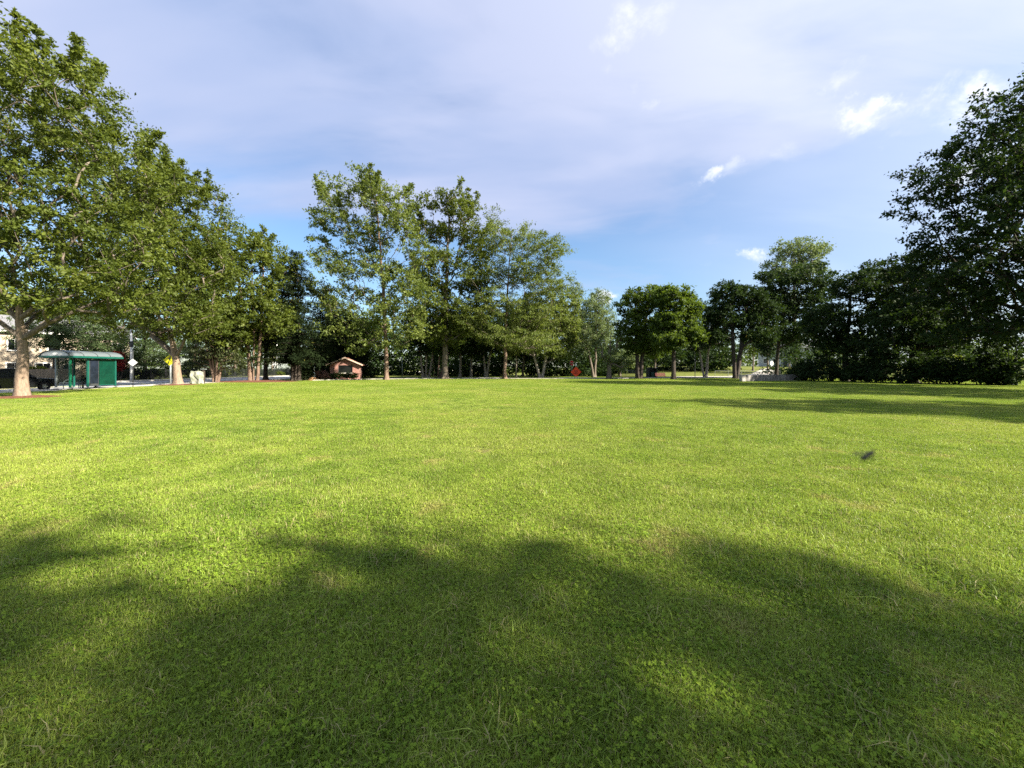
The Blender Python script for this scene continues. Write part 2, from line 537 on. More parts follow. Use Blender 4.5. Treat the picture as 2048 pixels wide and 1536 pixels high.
class MB:
    """collects simple solids into ONE mesh"""
    def __init__(self):
        self.bm = bmesh.new()

    def box(self, c, s, rz=0.0, bevel=0.0, rx=0.0, ry=0.0):
        r = bmesh.ops.create_cube(self.bm, size=1.0)
        vs_ = r['verts']
        bmesh.ops.scale(self.bm, vec=s, verts=vs_)
        if bevel:
            es = list({e for v in vs_ for e in v.link_edges})
            rb = bmesh.ops.bevel(self.bm, geom=es, offset=bevel, segments=2, affect='EDGES', profile=0.5)
            vs_ = list({v for f in rb['faces'] for v in f.verts} | {v for v in vs_ if v.is_valid})
        M = Matrix.Translation(c) @ Matrix.Rotation(rz, 4, 'Z') @ Matrix.Rotation(ry, 4, 'Y') @ Matrix.Rotation(rx, 4, 'X')
        bmesh.ops.transform(self.bm, matrix=M, verts=vs_)
        return self

    def tube(self, pts, r, n=10, r2=None):
        pts = [Vector(p) for p in pts]
        m = len(pts)
        rings = []
        for i, p in enumerate(pts):
            t = (pts[min(i + 1, m - 1)] - pts[max(i - 1, 0)]).normalized()
            a = t.orthogonal().normalized() if i == 0 else (prev - t * prev.dot(t)).normalized()
            prev = a
            b = t.cross(a)
            rr = r if r2 is None else r + (r2 - r) * i / (m - 1)
            rings.append([self.bm.verts.new(p + (a * math.cos(q) + b * math.sin(q)) * rr) for q in [2 * math.pi * k / n for k in range(n)]])
        for i in range(m - 1):
            for k in range(n):
                self.bm.faces.new((rings[i][k], rings[i][(k + 1) % n], rings[i + 1][(k + 1) % n], rings[i + 1][k]))
        self.bm.faces.new(rings[0][::-1])
        self.bm.faces.new(rings[-1])
        return self

    def prism(self, poly, depth, M):
        """poly in local XZ, extruded along local +Y, then transformed"""
        a = [self.bm.verts.new(M @ Vector((x, 0, z))) for x, z in poly]
        b = [self.bm.verts.new(M @ Vector((x, depth, z))) for x, z in poly]
        n = len(poly)
        self.bm.faces.new(a)
        self.bm.faces.new(b[::-1])
        for i in range(n):
            self.bm.faces.new((a[(i + 1) % n], a[i], b[i], b[(i + 1) % n]))
        return self

    def lathe(self, prof, c=(0, 0, 0), n=16):
        rings = [[self.bm.verts.new(Vector(c) + Vector((r * math.cos(2 * math.pi * k / n), r * math.sin(2 * math.pi * k / n), z))) for k in range(n)] for r, z in prof]
        for i in range(len(rings) - 1):
            for k in range(n):
                self.bm.faces.new((rings[i][k], rings[i][(k + 1) % n], rings[i + 1][(k + 1) % n], rings[i + 1][k]))
        self.bm.faces.new(rings[0][::-1])
        self.bm.faces.new(rings[-1])
        return self

    def build(self, name, material, parent=None, loc=None, smooth=False):
        bmesh.ops.recalc_face_normals(self.bm, faces=self.bm.faces[:])
        me = bpy.data.meshes.new(name)
        self.bm.to_mesh(me)
        self.bm.free()
        if smooth:
            for p in me.polygons:
                p.use_smooth = True
        return link(name, me, material, parent, loc)


def children(o):
    return [c for c in bpy.data.objects if c.parent == o]


def copy_tree(o, parent=None):
    kids = children(o)
    c = o.copy()
    COL.objects.link(c)
    c.parent = parent
    for k in kids:
        copy_tree(k, c)
    return c


# ------------------------------------------------------------------ ground, road, drive
LAWN_L = -31.0        # edge of the sidewalk on the left


def ground():
    xs = np.concatenate([np.linspace(-500, -90, 18), np.linspace(-80, 100, 73), np.linspace(112, 500, 18)])
    ys = np.concatenate([np.linspace(-120, -10, 10), np.linspace(-5, 140, 88), np.linspace(150, 900, 20)])
    X, Y = np.meshgrid(xs, ys)
    Z = np.vectorize(gz)(X, Y)
    # the road bed lies a step lower than the lawn
    Z = np.where((X < -33.6) & (X > -48.5), Z - 0.30, Z)
    V = np.stack([X, Y, Z], -1).reshape(-1, 3)
    nx, ny = len(xs), len(ys)
    i = np.arange(nx - 1)
    j = np.arange(ny - 1)
    I, J = np.meshgrid(i, j)
    a = (J * nx + I).ravel()
    Fq = np.stack([a, a + 1, a + nx + 1, a + nx], -1)
    tag(link('ground', np_mesh('ground', V, Fq, smooth=True), 'turf'), kind='structure')


ground()


def slab(name, x0, x1, y0, y1, z, th, material, kind='structure', **kw):
    m = MB()
    m.box(((x0 + x1) / 2, (y0 + y1) / 2, z - th / 2), (x1 - x0, y1 - y0, th), bevel=min(0.02, th / 4))
    o = m.build(name, material)
    return tag(o, kind=kind, **kw)


slab('road', -47.3, -34.3, -80, 420, -0.10, 0.14, 'road_paving')
slab('kerb', -34.28, -34.05, -80, 420, 0.035, 0.3, 'concrete')
slab('kerb', -47.55, -47.32, -80, 420, 0.035, 0.3, 'concrete')
slab('pavement', -34.03, LAWN_L - 0.9, -80, 44, 0.02, 0.25, 'concrete')
slab('pavement', -50.0, -47.57, -80, 200, 0.02, 0.25, 'concrete')
# painted lines on the road
for nm, x in (('centre_line', -40.75), ('centre_line', -40.45)):
    m = MB()
    m.box((x, 150, -0.094), (0.11, 420, 0.004))
    tag(m.build(nm, 'sign_yellow'), kind='structure')
# drive with parking along the back of the lawn
m = MB()
poly = [(-24.5, 50.2), (-19.5, 55.0), (-12, 57.4), (14, 58.5), (24, 61), (40, 62), (75, 62), (75, 69), (34, 68.5), (20, 66.5), (6, 64), (-14, 63), (-19.6, 62.0), (-20.0, 57.0), (-25.3, 51.6)]
bmv = [m.bm.verts.new((x, y, 0.03)) for x, y in poly]
m.bm.faces.new(bmv)
tag(m.build('drive', 'asphalt'), kind='structure')
# concrete edging between lawn and drive
m = MB()
edge = [(-25.6, 49.4), (-24.4, 50.05), (-19.4, 54.8), (-12, 57.2), (0, 57.8), (14, 58.3), (24, 60.8)]
for (x0, y0), (x1, y1) in zip(edge[:-1], edge[1:]):
    L = math.hypot(x1 - x0, y1 - y0)
    m.box(((x0 + x1) / 2, (y0 + y1) / 2, 0.04), (L, 0.28, 0.12), rz=math.atan2(y1 - y0, x1 - x0))
tag(m.build('edging', 'concrete'), kind='structure')
# a far drive climbing the slope on the right
m = MB()
pts = [(30, 70.5), (42, 72), (52, 80), (66, 98), (80, 120)]
vsl = []
for i, (x, y) in enumerate(pts):
    nx, ny = (-0.35, 0.94) if i < 2 else (-0.8, 0.6)
    vsl.append((m.bm.verts.new((x + nx * 2.2, y + ny * 2.2, gz(x + nx * 2.2, y + ny * 2.2) + 0.06)), m.bm.verts.new((x - nx * 2.2, y - ny * 2.2, gz(x - nx * 2.2, y - ny * 2.2) + 0.06))))
for a, b in zip(vsl[:-1], vsl[1:]):
    m.bm.faces.new((a[0], a[1], b[1], b[0]))
tag(m.build('side_road', 'concrete'), kind='structure')


def mulch_patch(name, cx_, cy_, rx_, ry_, h, material, seed):
    rng = np.random.default_rng(seed)
    n = 28
    m_ = MB()
    rings = []
    for k, f in enumerate((1.0, 0.82, 0.5, 0.2)):
        ring = []
        for q in range(n):
            a = 2 * math.pi * q / n
            j = 1 + 0.10 * math.sin(3 * a + seed) + 0.05 * math.sin(7 * a + 2 * seed)
            z = -0.03 if k == 0 else h * (1 - f * f) + rng.uniform(-0.012, 0.012)
            ring.append(m_.bm.verts.new((cx_ + rx_ * f * j * math.cos(a), cy_ + ry_ * f * j * math.sin(a), z)))
        rings.append(ring)
    for a, b in zip(rings[:-1], rings[1:]):
        for q in range(n):
            m_.bm.faces.new((a[q], a[(q + 1) % n], b[(q + 1) % n], b[q]))
    m_.bm.faces.new(rings[-1])
    return m_.build(name, material, smooth=True)


# ------------------------------------------------------------------ trees
def unit(v):
    return v / np.maximum(np.linalg.norm(v, axis=-1, keepdims=True), 1e-9)


def leaves_mesh(name, centers, dirs, per, size, spread, rng, flat=0.55, droop=0.0, aspect=0.55, twigs=6, jitter=0.17, up=0.12, csize=None):
    """sprays of leaf faces round every centre"""
    n = len(centers)
    K = twigs
    tw = unit(rng.normal(size=(n, K, 3)) * np.array([1, 1, flat]) + dirs[:, None, :] * 0.75 + np.array([0, 0, up - droop]))
    cs = (rng.uniform(0.6, 1.3, size=n) if csize is None else csize)[:, None]
    L = spread * cs * rng.uniform(0.5, 1.25, size=(n, K))
    m = max(1, per // K)
    t = rng.uniform(0.12, 1.0, size=(n, K, m)) ** 0.8
    sz = (spread * cs)[:, :, None]
    P = centers[:, None, None, :] + tw[:, :, None, :] * (L[:, :, None] * t)[..., None]
    P = P + rng.normal(size=P.shape) * (jitter * sz)[..., None] * np.array([1, 1, 0.6])
    P[..., 2] -= droop * spread * t ** 2
    A = unit(np.broadcast_to(tw[:, :, None, :], P.shape) * 0.6 + rng.normal(size=P.shape) * 0.75 + np.array([0, 0, -0.15]))
    N = unit(rng.normal(size=P.shape) * 0.75 + np.array([0, 0, 0.75]) + dirs[:, None, None, :] * 0.35)
    P = P.reshape(-1, 3)
    A = A.reshape(-1, 3)
    N = N.reshape(-1, 3)
    B = unit(np.cross(N, A))
    q = len(P)
    s = (size * rng.uniform(0.5, 1.45, size=(q, 1)))
    wd = s * aspect * 0.5
    up = np.cross(A, B)
    v0 = P
    v1 = P + A * s * 0.5 + B * wd + up * s * 0.10
    v2 = P + A * s
    v3 = P + A * s * 0.5 - B * wd + up * s * 0.10
    V = np.stack([v0, v1, v2, v3], 1).reshape(-1, 3)
    Fq = np.arange(q * 4).reshape(-1, 4)
    cl = np.repeat(rng.uniform(0, 1, size=n), K * m)
    r = np.clip(rng.uniform(0, 1, size=q) * 0.55 + cl * 0.45, 0, 1)
    return np_mesh(name, V, Fq, np.repeat(r, 4))


def tubes(P0, P1, R0, R1, n):
    T = unit(P1 - P0)
    ref = np.where(np.abs(T[:, 2:3]) > 0.9, np.array([[1.0, 0, 0]]), np.array([[0, 0, 1.0]]))
    A = unit(np.cross(T, ref))
    B = np.cross(T, A)
    ang = np.arange(n) * 2 * math.pi / n
    ca, sa = np.cos(ang)[None, :, None], np.sin(ang)[None, :, None]
    ring = A[:, None, :] * ca + B[:, None, :] * sa
    V = np.concatenate([P0[:, None, :] + ring * R0[:, None, None], P1[:, None, :] + ring * R1[:, None, None]], 1).reshape(-1, 3)
    E = len(P0)
    base = (np.arange(E) * 2 * n)[:, None]
    k = np.arange(n)[None, :]
    Fq = np.stack([base + k, base + (k + 1) % n, base + n + (k + 1) % n, base + n + k], -1).reshape(-1, 4)
    return V, Fq


def trunk_mesh(name, pts, rad, rng, n=14, flare=0.6):
    """one continuous tapered, slightly fluted surface along the axis pts"""
    pts = np.array(pts, float)
    rad = np.array(rad, float)
    # resample more finely
    seg = np.linalg.norm(np.diff(pts, axis=0), axis=1)
    s = np.concatenate([[0], np.cumsum(seg)])
    tot_ = s[-1]
    q = np.concatenate([[0, 0.06, 0.16, 0.32, 0.6], np.linspace(1.0, tot_, max(4, int(tot_ / 0.6)))])
    q = np.unique(np.clip(q, 0, tot_))
    P = np.stack([np.interp(q, s, pts[:, i]) for i in range(3)], -1)
    R = np.interp(q, s, rad)
    ang = np.arange(n) * 2 * math.pi / n
    ph = rng.uniform(0, 6.28, 3)
    V = []
    for i in range(len(P)):
        h = q[i]
        fl = 1 + flare * math.exp(-h / 0.30)
        lob = 1 + (0.05 + 0.22 * flare * math.exp(-h / 0.35)) * np.sin(5 * ang + ph[0]) + 0.03 * np.sin(3 * ang + ph[1] + h)
        rr = R[i] * fl * lob
        V.append(np.stack([P[i, 0] + rr * np.cos(ang), P[i, 1] + rr * np.sin(ang), np.full(n, P[i, 2] - (0.12 if i == 0 else 0))], -1))
    V = np.concatenate(V)
    m_ = len(P)
    k = np.arange(n)
    Fq = np.concatenate([np.stack([i * n + k, i * n + (k + 1) % n, (i + 1) * n + (k + 1) % n, (i + 1) * n + k], -1) for i in range(m_ - 1)])
    return np_mesh(name, V, Fq, smooth=True)


def sample_lobes(lobes, n, rng, shell=0.6, ymax=None):
    """points spread through the union of ellipsoids (cx,cy,cz,rx,ry,rz), thinned to an even spacing"""
    L = np.array(lobes, float)
    vol = (L[:, 3] * L[:, 4] * L[:, 5]) ** 0.75
    k = rng.choice(len(L), size=n * 7, p=vol / vol.sum())
    dvec = unit(rng.normal(size=(n * 7, 3)))
    r = (shell + (1 - shell) * rng.uniform(0, 1, size=n * 7)) ** 0.9 * rng.uniform(0.8, 1.06, size=n * 7)
    inner = rng.uniform(0, 1, size=n * 7) < 0.28
    r = np.where(inner, rng.uniform(0.2, 0.8, size=n * 7), r)
    P = L[k, :3] + dvec * r[:, None] * L[k, 3:6]
    # greedy thinning
    area = (L[:, 3] * L[:, 5]).sum() ** 0.5
    md = 1.15 * (vol.sum() ** (1 / 0.75) / n) ** (1 / 3) if False else 0
    keep = []
    ext = P.max(0) - P.min(0)
    dmin = 0.62 * (ext.prod() * 0.45 / n) ** (1 / 3)
    KP = np.empty((n, 3))
    c = 0
    for p in P:
        if c and (np.sum((KP[:c] - p) ** 2, 1) < dmin * dmin).any():
            continue
        KP[c] = p
        c += 1
        if c == n:
            break
    return KP[:c]


def grow(C, chains, forkz, rng, rise=0.35):
    """connect the spray centres C to the trunk chains by curved branches; returns nodes, parents, is_trunk"""
    N, par, trunk, att = [], [], [], []
    for ch in chains:
        for i, p in enumerate(ch):
            N.append(np.array(p, float))
            par.append(len(N) - 2 if i else -1)
            trunk.append(True)
            att.append(p[2] >= forkz - 1e-6)
    axis = np.array([c[-1] for c in chains]).mean(0)
    allch = np.concatenate([np.array(c, float) for c in chains])
    dd = np.array([np.min(np.linalg.norm(allch - c, axis=1)) for c in C])
    order = np.argsort(dd)
    M = len(N) + len(C) * 14
    NA = np.zeros((M, 3))
    AT = np.zeros(M, bool)
    cnt = len(N)
    NA[:cnt] = np.array(N)
    AT[:cnt] = att
    if not AT[:cnt].any():
        AT[cnt - 1] = True
    tips = []
    for ci in order:
        c = C[ci]
        v = c - NA[:cnt]
        dist = np.linalg.norm(v, axis=1) + 1e-6
        cost = dist * (1 + 1.3 * np.maximum(0, rise - v[:, 2] / dist)) ** 1.6
        cost = np.where(AT[:cnt], cost, 1e9)
        k = int(np.argmin(cost))
        a = NA[k]
        L = dist[k]
        ns = int(min(8, max(2, round(L / 1.15))))
        ctrl = a + (c - a) * 0.5 + np.array([0, 0, 0.10 * L]) + rng.normal(size=3) * 0.09 * L
        prev = k
        for s in range(1, ns + 1):
            t = s / ns
            p = (1 - t) ** 2 * a + 2 * t * (1 - t) * ctrl + t * t * c
            if s < ns:
                p = p + rng.normal(size=3) * 0.03 * L / ns
            NA[cnt] = p
            AT[cnt] = True
            par.append(prev)
            trunk.append(False)
            prev = cnt
            cnt += 1
        tips.append(prev)
    w_ = np.zeros(cnt)
    for t_ in tips:
        w_[t_] += 1
    for i in range(cnt - 1, -1, -1):
        if par[i] >= 0:
            w_[par[i]] += w_[i]
    return NA[:cnt], np.array(par), np.array(trunk), w_


def make_tree(name, label, px=None, D=None, lobes=(), pos=None, mlobes=None, R=0.3, fork=None, top=None, n=260, per=80, size=0.2, spread=0.8,
              leaf='leaf_oak', bark='bark_grey', seed=1, stems=None, group=None, lean=0.0, cat='tree', droop=0.0, flat=0.55,
              aspect=0.55, shell=0.6, ydepth=0.8, flare=0.6, rise=0.35, twigs=6, up=0.12, bbark=None, shoots=0):
    """lobes are (px, py, rx, rz) outlines read off the photo at distance D; mlobes are metres in the tree's own space"""
    rng = np.random.default_rng(seed)
    base = Vector(pos) if pos is not None else at(px, D)
    ml = []
    if mlobes is None:
        k = D / F
        xs = [((l_[0] - CX) * k - base.x) for l_ in lobes]
        xr = [(l_[2] * k) for l_ in lobes]
        lo = min(x - r for x, r in zip(xs, xr))
        hi = max(x + r for x, r in zip(xs, xr))
        mid, half = (lo + hi) / 2, (hi - lo) / 2
        for l_, x, r in zip(lobes, xs, xr):
            lx, ly, rx, rz = l_[:4]
            u = min(1.0, abs(x - mid) / half)
            room = half * ydepth * math.sqrt(max(0.12, 1 - u * u))
            ry = max(r * 0.9, room * 0.75)
            yo = rng.uniform(-0.35, 0.35) * max(0.0, room - r * 0.6)
            ry = min(ry, max(r, room))
            if len(l_) > 4:
                yo, ry = l_[4], l_[5]
            ml.append((x, yo, pz(ly, D) - base.z, r, ry, rz * k))
    else:
        ml = list(mlobes)
    C = sample_lobes(ml, n, rng, shell)
    C = C[C[:, 2] > 0.35]
    cs = rng.uniform(0.6, 1.3, size=len(C))
    if shoots:
        # leading shoots that stand out of the crown's outline
        cc = C.mean(0)
        o_ = unit((C - cc) / (C.max(0) - C.min(0)))
        pick = rng.choice(len(C), size=min(shoots, len(C)), replace=False, p=(lambda v: v / v.sum())(np.clip(o_[:, 2] + 0.35, 0.0, 1) ** 2 * np.linalg.norm((C - cc) / (C.max(0) - C.min(0)), axis=1) ** 3))
        ext = []
        for k_ in pick:
            dv = unit(o_[k_] * np.array([0.8, 0.8, 0.5]) + np.array([0, 0, 0.7]) + rng.normal(size=3) * 0.15)
            for j_ in range(1, 4):
                ext.append(C[k_] + dv * spread * 0.72 * j_)
        C = np.concatenate([C, np.array(ext)])
        cs = np.concatenate([cs, np.tile([0.8, 0.62, 0.45], len(pick))])
    ztop = max(l[2] + 0.4 * l[5] for l in ml)
    zlow = min(l[2] - l[5] for l in ml)
    tx = float(np.mean(C[:, 0]))
    ty = float(np.mean(C[:, 1]))
    if fork is None:
        fork = max(0.5, zlow * 0.9)
    if top is None:
        top = ztop * 0.92
    if stems is None:
        stems = [(0, 0, 0.0, 0.0)]
    chains = []
    for (bx, by, lx_, ly_) in stems:
        m_ = max(5, int(top / 1.1))
        ch = []
        wob = rng.normal(size=(m_ + 1, 2)) * 0.05
        for i in range(m_ + 1):
            t = i / m_
            z = top * t
            ch.append((bx + lx_ * t + (tx - bx) * 0.75 * t ** 1.7 * (0.35 if lx_ else 1.0) + lean * t * (1 - t) * 2 + wob[i, 0] * min(1, z) * 0.8,
                       by + ly_ * t + (ty - by) * 0.6 * t ** 1.7 * (0.35 if lx_ else 1.0) + wob[i, 1] * min(1, z) * 0.8, z))
        chains.append(ch)
    NA, par, trunk, wgt = grow(C, chains, fork, rng, rise)
    root = empty(name, base, 0, label, cat, group)
    # radii from the load each piece carries
    w0 = max(1.0, wgt.max())
    rad = np.maximum(R * (wgt / w0) ** 0.5, 0.011)
    off = 0
    for ch in chains:
        idx = np.arange(off, off + len(ch))
        rr = rad[idx].copy()
        rr = np.maximum(rr, R * 0.13)
        z = NA[idx, 2]
        rr = np.minimum(rr, R * (1 - 0.55 * z / max(z[-1], 1)))
        rad[idx] = rr
        link('trunk', trunk_mesh('trunk', NA[idx], rr, rng, flare=flare), bark, root)
        off += len(ch)
    e = np.where((par >= 0) & (~trunk))[0]
    r1 = rad[e]
    r0 = np.minimum(np.maximum(rad[par[e]] * 0.9, r1), r1 * 1.35)
    thick = r1 > 0.045
    Vs, Fs, o_ = [], [], 0
    thin = r1 < 0.022
    for msk, ns in ((thick, 7), (~thick & ~thin, 4), (thin, 3)):
        if msk.any():
            V, Fq = tubes(NA[par[e[msk]]], NA[e[msk]], r0[msk], r1[msk], ns)
            Vs.append(V)
            Fs.append(Fq + o_)
            o_ += len(V)
    if Vs:
        link('branches', np_mesh('branches', np.concatenate(Vs), np.concatenate(Fs), smooth=True), bbark or bark, root)['kind'] = 'stuff'
    cen = C.mean(0)
    dirs = unit(C - cen)
    link('crown', leaves_mesh('crown', C, dirs, per, size, spread, rng, flat=flat, droop=droop, aspect=aspect, twigs=twigs, up=up, csize=cs), leaf, root)
    return root


def make_conifer(name, label, px=None, D=None, top_py=None, half=2.5, zlow=1.2, R=0.25, seed=1, leaf='leaf_conifer', bark='bark_dark', pos=None, H=None,
                 whorls=26, size=0.16, per=26, stems=None, group=None, power=0.9, droop=0.25, spread=0.55, nb=7):
    rng = np.random.default_rng(seed)
    base = Vector(pos) if pos is not None else at(px, D)
    if H is None:
        H = pz(top_py, D) - base.z
    root = empty(name, base, 0, label, 'tree', group)
    for (bx, by, lx_, ly_) in (stems or [(0, 0, 0, 0)]):
        zs = np.linspace(0, H * 0.97, 14)
        pts = [(bx + lx_ * (z / H) ** 0.7 * 1.0 - (bx + lx_) * (z / H) * 0.8, by * (1 - z / H), z) for z in zs]
        link('trunk', trunk_mesh('trunk', pts, R * (1 - 0.93 * zs / H), rng, flare=0.4), bark, root)
    P0, P1, C, Dv = [], [], [], []
    for i in range(whorls):
        f = (i + rng.uniform(-0.3, 0.3)) / whorls
        z = zlow + (H - zlow) * max(0, f)
        Lb = half * (1 - max(0, f)) ** power * rng.uniform(0.8, 1.12) + 0.18
        k = max(3, int(nb * (0.5 + 0.5 * (1 - f))))
        a0 = rng.uniform(0, 6.28)
        for j in range(k):
            a = a0 + 6.283 * j / k + rng.uniform(-0.25, 0.25)
            L = Lb * rng.uniform(0.65, 1.12)
            dvec = np.array([math.cos(a), math.sin(a), 0.0])
            p0 = np.array([0, 0, z])
            tip = p0 + dvec * L + np.array([0, 0, 0.10 * L - droop * L])
            P0.append(p0)
            P1.append(tip)
            ns = max(2, int(L / 0.42))
            for s in range(ns):
                t = (s + 0.6) / ns
                C.append(p0 + (tip - p0) * t + np.array([0, 0, 0.12 * L * t * (1 - t) * 4]))
                Dv.append(dvec)
    V, Fq = tubes(np.array(P0), np.array(P1), np.full(len(P0), 0.035), np.full(len(P0), 0.010), 4)
    link('branches', np_mesh('branches', V, Fq), bark, root)['kind'] = 'stuff'
    link('crown', leaves_mesh('crown', np.array(C), np.array(Dv), per, size, spread, rng, flat=0.28, droop=0.25, aspect=0.34, twigs=6, jitter=0.12), leaf, root)
    return root


def make_shrub(name, label, px=None, D=None, lobes=(), leaf='leaf_deep', n=70, per=70, size=0.14, spread=0.42, seed=1, group=None, pos=None, mlobes=None, R=0.06, cat='shrub', **kw):
    st = [(0.0, 0.0, 0.0, 0.0), (0.18, 0.1, 0.35, 0.2), (-0.16, 0.08, -0.35, 0.15)]
    return make_tree(name, label, px, D, lobes, pos, mlobes, R, 0.1, None, n, per, size, spread, leaf, 'bark_dark', seed, st, group, cat=cat, flare=0.2, shell=0.5, ydepth=0.9, **kw)


# ------------------------------------------------------------------ the trees in the picture
make_tree('shade_tree', 'large leafy tree with pale tan forked trunk beside the bus shelter', 45, 20.6,
          [(72, 95, 15, 48), (10, 120, 26, 50), (110, 170, 26, 50), (60, 190, 40, 60), (150, 215, 34, 66), (0, 230, 60, 90), (100, 300, 90, 90), (232, 245, 24, 56), (200, 320, 50, 80), (262, 340, 40, 60),
           (30, 400, 110, 110), (190, 430, 95, 90), (110, 520, 130, 70), (265, 470, 60, 80), (-110, 300, 90, 160), (-140, 480, 100, 120), (0, 590, 60, 45), (-60, 130, 55, 80), (140, 590, 80, 45), (230, 560, 60, 50)],
          R=0.27, fork=2.6, top=5.2, n=620, per=168, size=0.165, spread=0.74, leaf='leaf_oak', bark='bark_tan', bbark='bark_grey', seed=11, ydepth=0.85, flare=0.35,
          stems=[(0, 0, 0, 0)], rise=0.62, up=0.55, flat=0.9, shoots=34)
make_tree('shade_tree', 'broad leafy tree with tan trunk in a mulch ring by the yellow crossing sign', 357, 36,
          [(425, 400, 14, 32), (415, 440, 26, 40), (365, 395, 26, 44), (320, 370, 22, 44), (300, 410, 40, 55), (350, 480, 80, 70), (290, 540, 95, 85), (405, 530, 62, 75), (330, 625, 100, 58), (240, 610, 65, 60), (395, 625, 60, 50), (255, 450, 50, 60), (215, 540, 50, 50)],
          R=0.34, fork=2.5, top=6.5, n=560, per=126, size=0.212, spread=0.9, leaf='leaf_oak', bark='bark_tan', bbark='bark_grey', seed=12, flare=0.45, rise=0.5, up=0.45, flat=0.8, shoots=26)
make_tree('shade_tree', 'leafy tree with several dark stems rising from the mulch bed by the road', 507, 45,
          [(500, 488, 20, 24), (515, 518, 34, 30), (545, 530, 16, 40), (468, 520, 36, 40), (500, 600, 62, 60), (425, 520, 36, 40), (405, 600, 50, 65), (470, 660, 60, 42), (532, 630, 40, 50), (385, 540, 28, 50), (560, 640, 22, 30)],
          R=0.24, fork=2.2, n=470, per=90, size=0.28, spread=0.9, leaf='leaf_oak', bark='bark_brown', bbark='bark_dark', seed=13, up=0.4, flat=0.8, shoots=6,
          stems=[(0, 0, 0.3, 0), (-0.35, 0.1, -1.6, 0.3), (0.3, 0.2, 1.1, 0.4)])
make_tree('yew_tree', 'dark spreading yew with a fan of reddish stems in the mulch bed', 432, 43,
          [(432, 690, 50, 38), (432, 655, 45, 35), (405, 715, 22, 22), (462, 715, 22, 24)], R=0.17, fork=1.2, n=150, per=80, size=0.2, spread=0.6,
          leaf='leaf_yew', bark='bark_brown', seed=14, droop=0.3,
          stems=[(0, 0, 0.1, 0), (-0.2, 0, -1.5, 0.2), (-0.1, .1, -0.7, -.3), (0.2, 0, 1.2, 0.2), (0.1, -.1, 0.6, -.2)], flare=0.2)
make_tree('street_tree', 'leafy tree with one straight dark trunk between the two many-stemmed trees of the mulch bed', 531, 51,
          [(540, 620, 38, 50), (560, 560, 28, 40), (520, 660, 40, 30), (566, 660, 24, 30)], R=0.27, fork=3.2, n=150, per=70, size=0.28, spread=0.8, leaf='leaf_deep', bark='bark_dark', seed=15)
make_conifer('cedar_tree', 'dark evergreen with grey stems next to the domed bush', 590, 49, 498, half=5.4, zlow=2.2, R=0.20, seed=16, whorls=22, size=0.26, per=42, power=0.8,
             stems=[(-0.3, 0, -0.5, 0), (0.1, 0, 0.1, 0), (0.45, 0.1, 0.7, 0)], nb=9, spread=0.75, droop=0.16)
make_conifer('spruce_tree', 'dark spruce rising behind the brick booth roof', 655, 64, 570, half=5.2, zlow=0.5, R=0.26, seed=17, whorls=28, size=0.30, per=36, nb=9, spread=0.85, power=0.7)
make_conifer('spruce_tree', 'lower dark spruce behind the right gable of the brick booth', 705, 67, 618, half=4.6, zlow=0.4, R=0.22, seed=18, whorls=24, size=0.30, per=36, nb=9, spread=0.85, power=0.7)

make_tree('tall_tree', 'tallest airy tree with pinkish bare lower trunk beside the brick booth', 773, 52,
          [(730, 350, 12, 16), (745, 384, 34, 28), (745, 530, 46, 26), (700, 545, 36, 18), (770, 600, 44, 22), (720, 490, 40, 22), (760, 410, 48, 32), (700, 400, 26, 24), (652, 398, 16, 16), (640, 440, 24, 24), (690, 450, 44, 28), (640, 485, 22, 14), (802, 400, 18, 26), (800, 450, 38, 32), (745, 470, 34, 24),
           (665, 520, 44, 24), (836, 505, 34, 36), (640, 575, 30, 20), (700, 575, 38, 18), (672, 610, 40, 20), (800, 560, 48, 30), (745, 635, 52, 26, -3.2, 2.0), (795, 680, 46, 26, -3.0, 1.8), (715, 655, 46, 26, -3.4, 1.8), (842, 600, 38, 44, -3.5, 2.4), (780, 640, 50, 26, -3.6, 2.0), (830, 660, 40, 30, -3.4, 2.0), (740, 690, 40, 16, -3.0, 1.6)],
          R=0.28, fork=6.0, n=620, per=72, size=0.29, spread=0.95, leaf='leaf_locust', bark='bark_brown', bbark='bark_grey', seed=21, ydepth=0.7, flare=0.9, shell=0.35, up=0.3, flat=0.6, rise=0.5, shoots=26)
make_tree('tall_tree', 'tall straight tree with dense dark top and grey trunk flaring at the base', 890, 57,
          [(900, 410, 38, 18), (862, 416, 16, 12), (890, 530, 44, 26), (870, 580, 40, 26), (925, 428, 34, 32), (942, 478, 30, 32), (848, 460, 26, 30), (890, 465, 34, 22), (960, 525, 28, 36), (842, 545, 32, 36), (935, 570, 38, 28), (905, 620, 54, 32), (855, 620, 42, 32), (880, 665, 56, 28), (940, 640, 40, 36), (960, 600, 30, 30)],
          R=0.42, fork=9.5, n=560, per=72, size=0.31, spread=0.95, leaf='leaf_oak', bark='bark_grey', seed=22, ydepth=0.8, flare=0.7, shell=0.4, up=0.3, flat=0.7, rise=0.5, shoots=14)
make_tree('locust_tree', 'feathery light green tree with layered foliage and short brown trunk', 1010, 56.5,
          [(990, 445, 16, 16), (1000, 486, 40, 28), (1055, 496, 46, 26), (1100, 515, 28, 32), (1040, 545, 76, 30), (975, 555, 38, 36), (1090, 575, 46, 24), (1000, 610, 74, 30), (1062, 628, 76, 28), (1000, 665, 70, 28), (950, 640, 40, 36), (1060, 680, 70, 24), (945, 560, 22, 26)],
          R=0.26, fork=4.4, n=780, per=84, size=0.27, spread=1.0, leaf='leaf_locust', bark='bark_brown', bbark='bark_grey', seed=23, ydepth=0.9, flare=0.7, shell=0.4, flat=0.28, aspect=0.4)
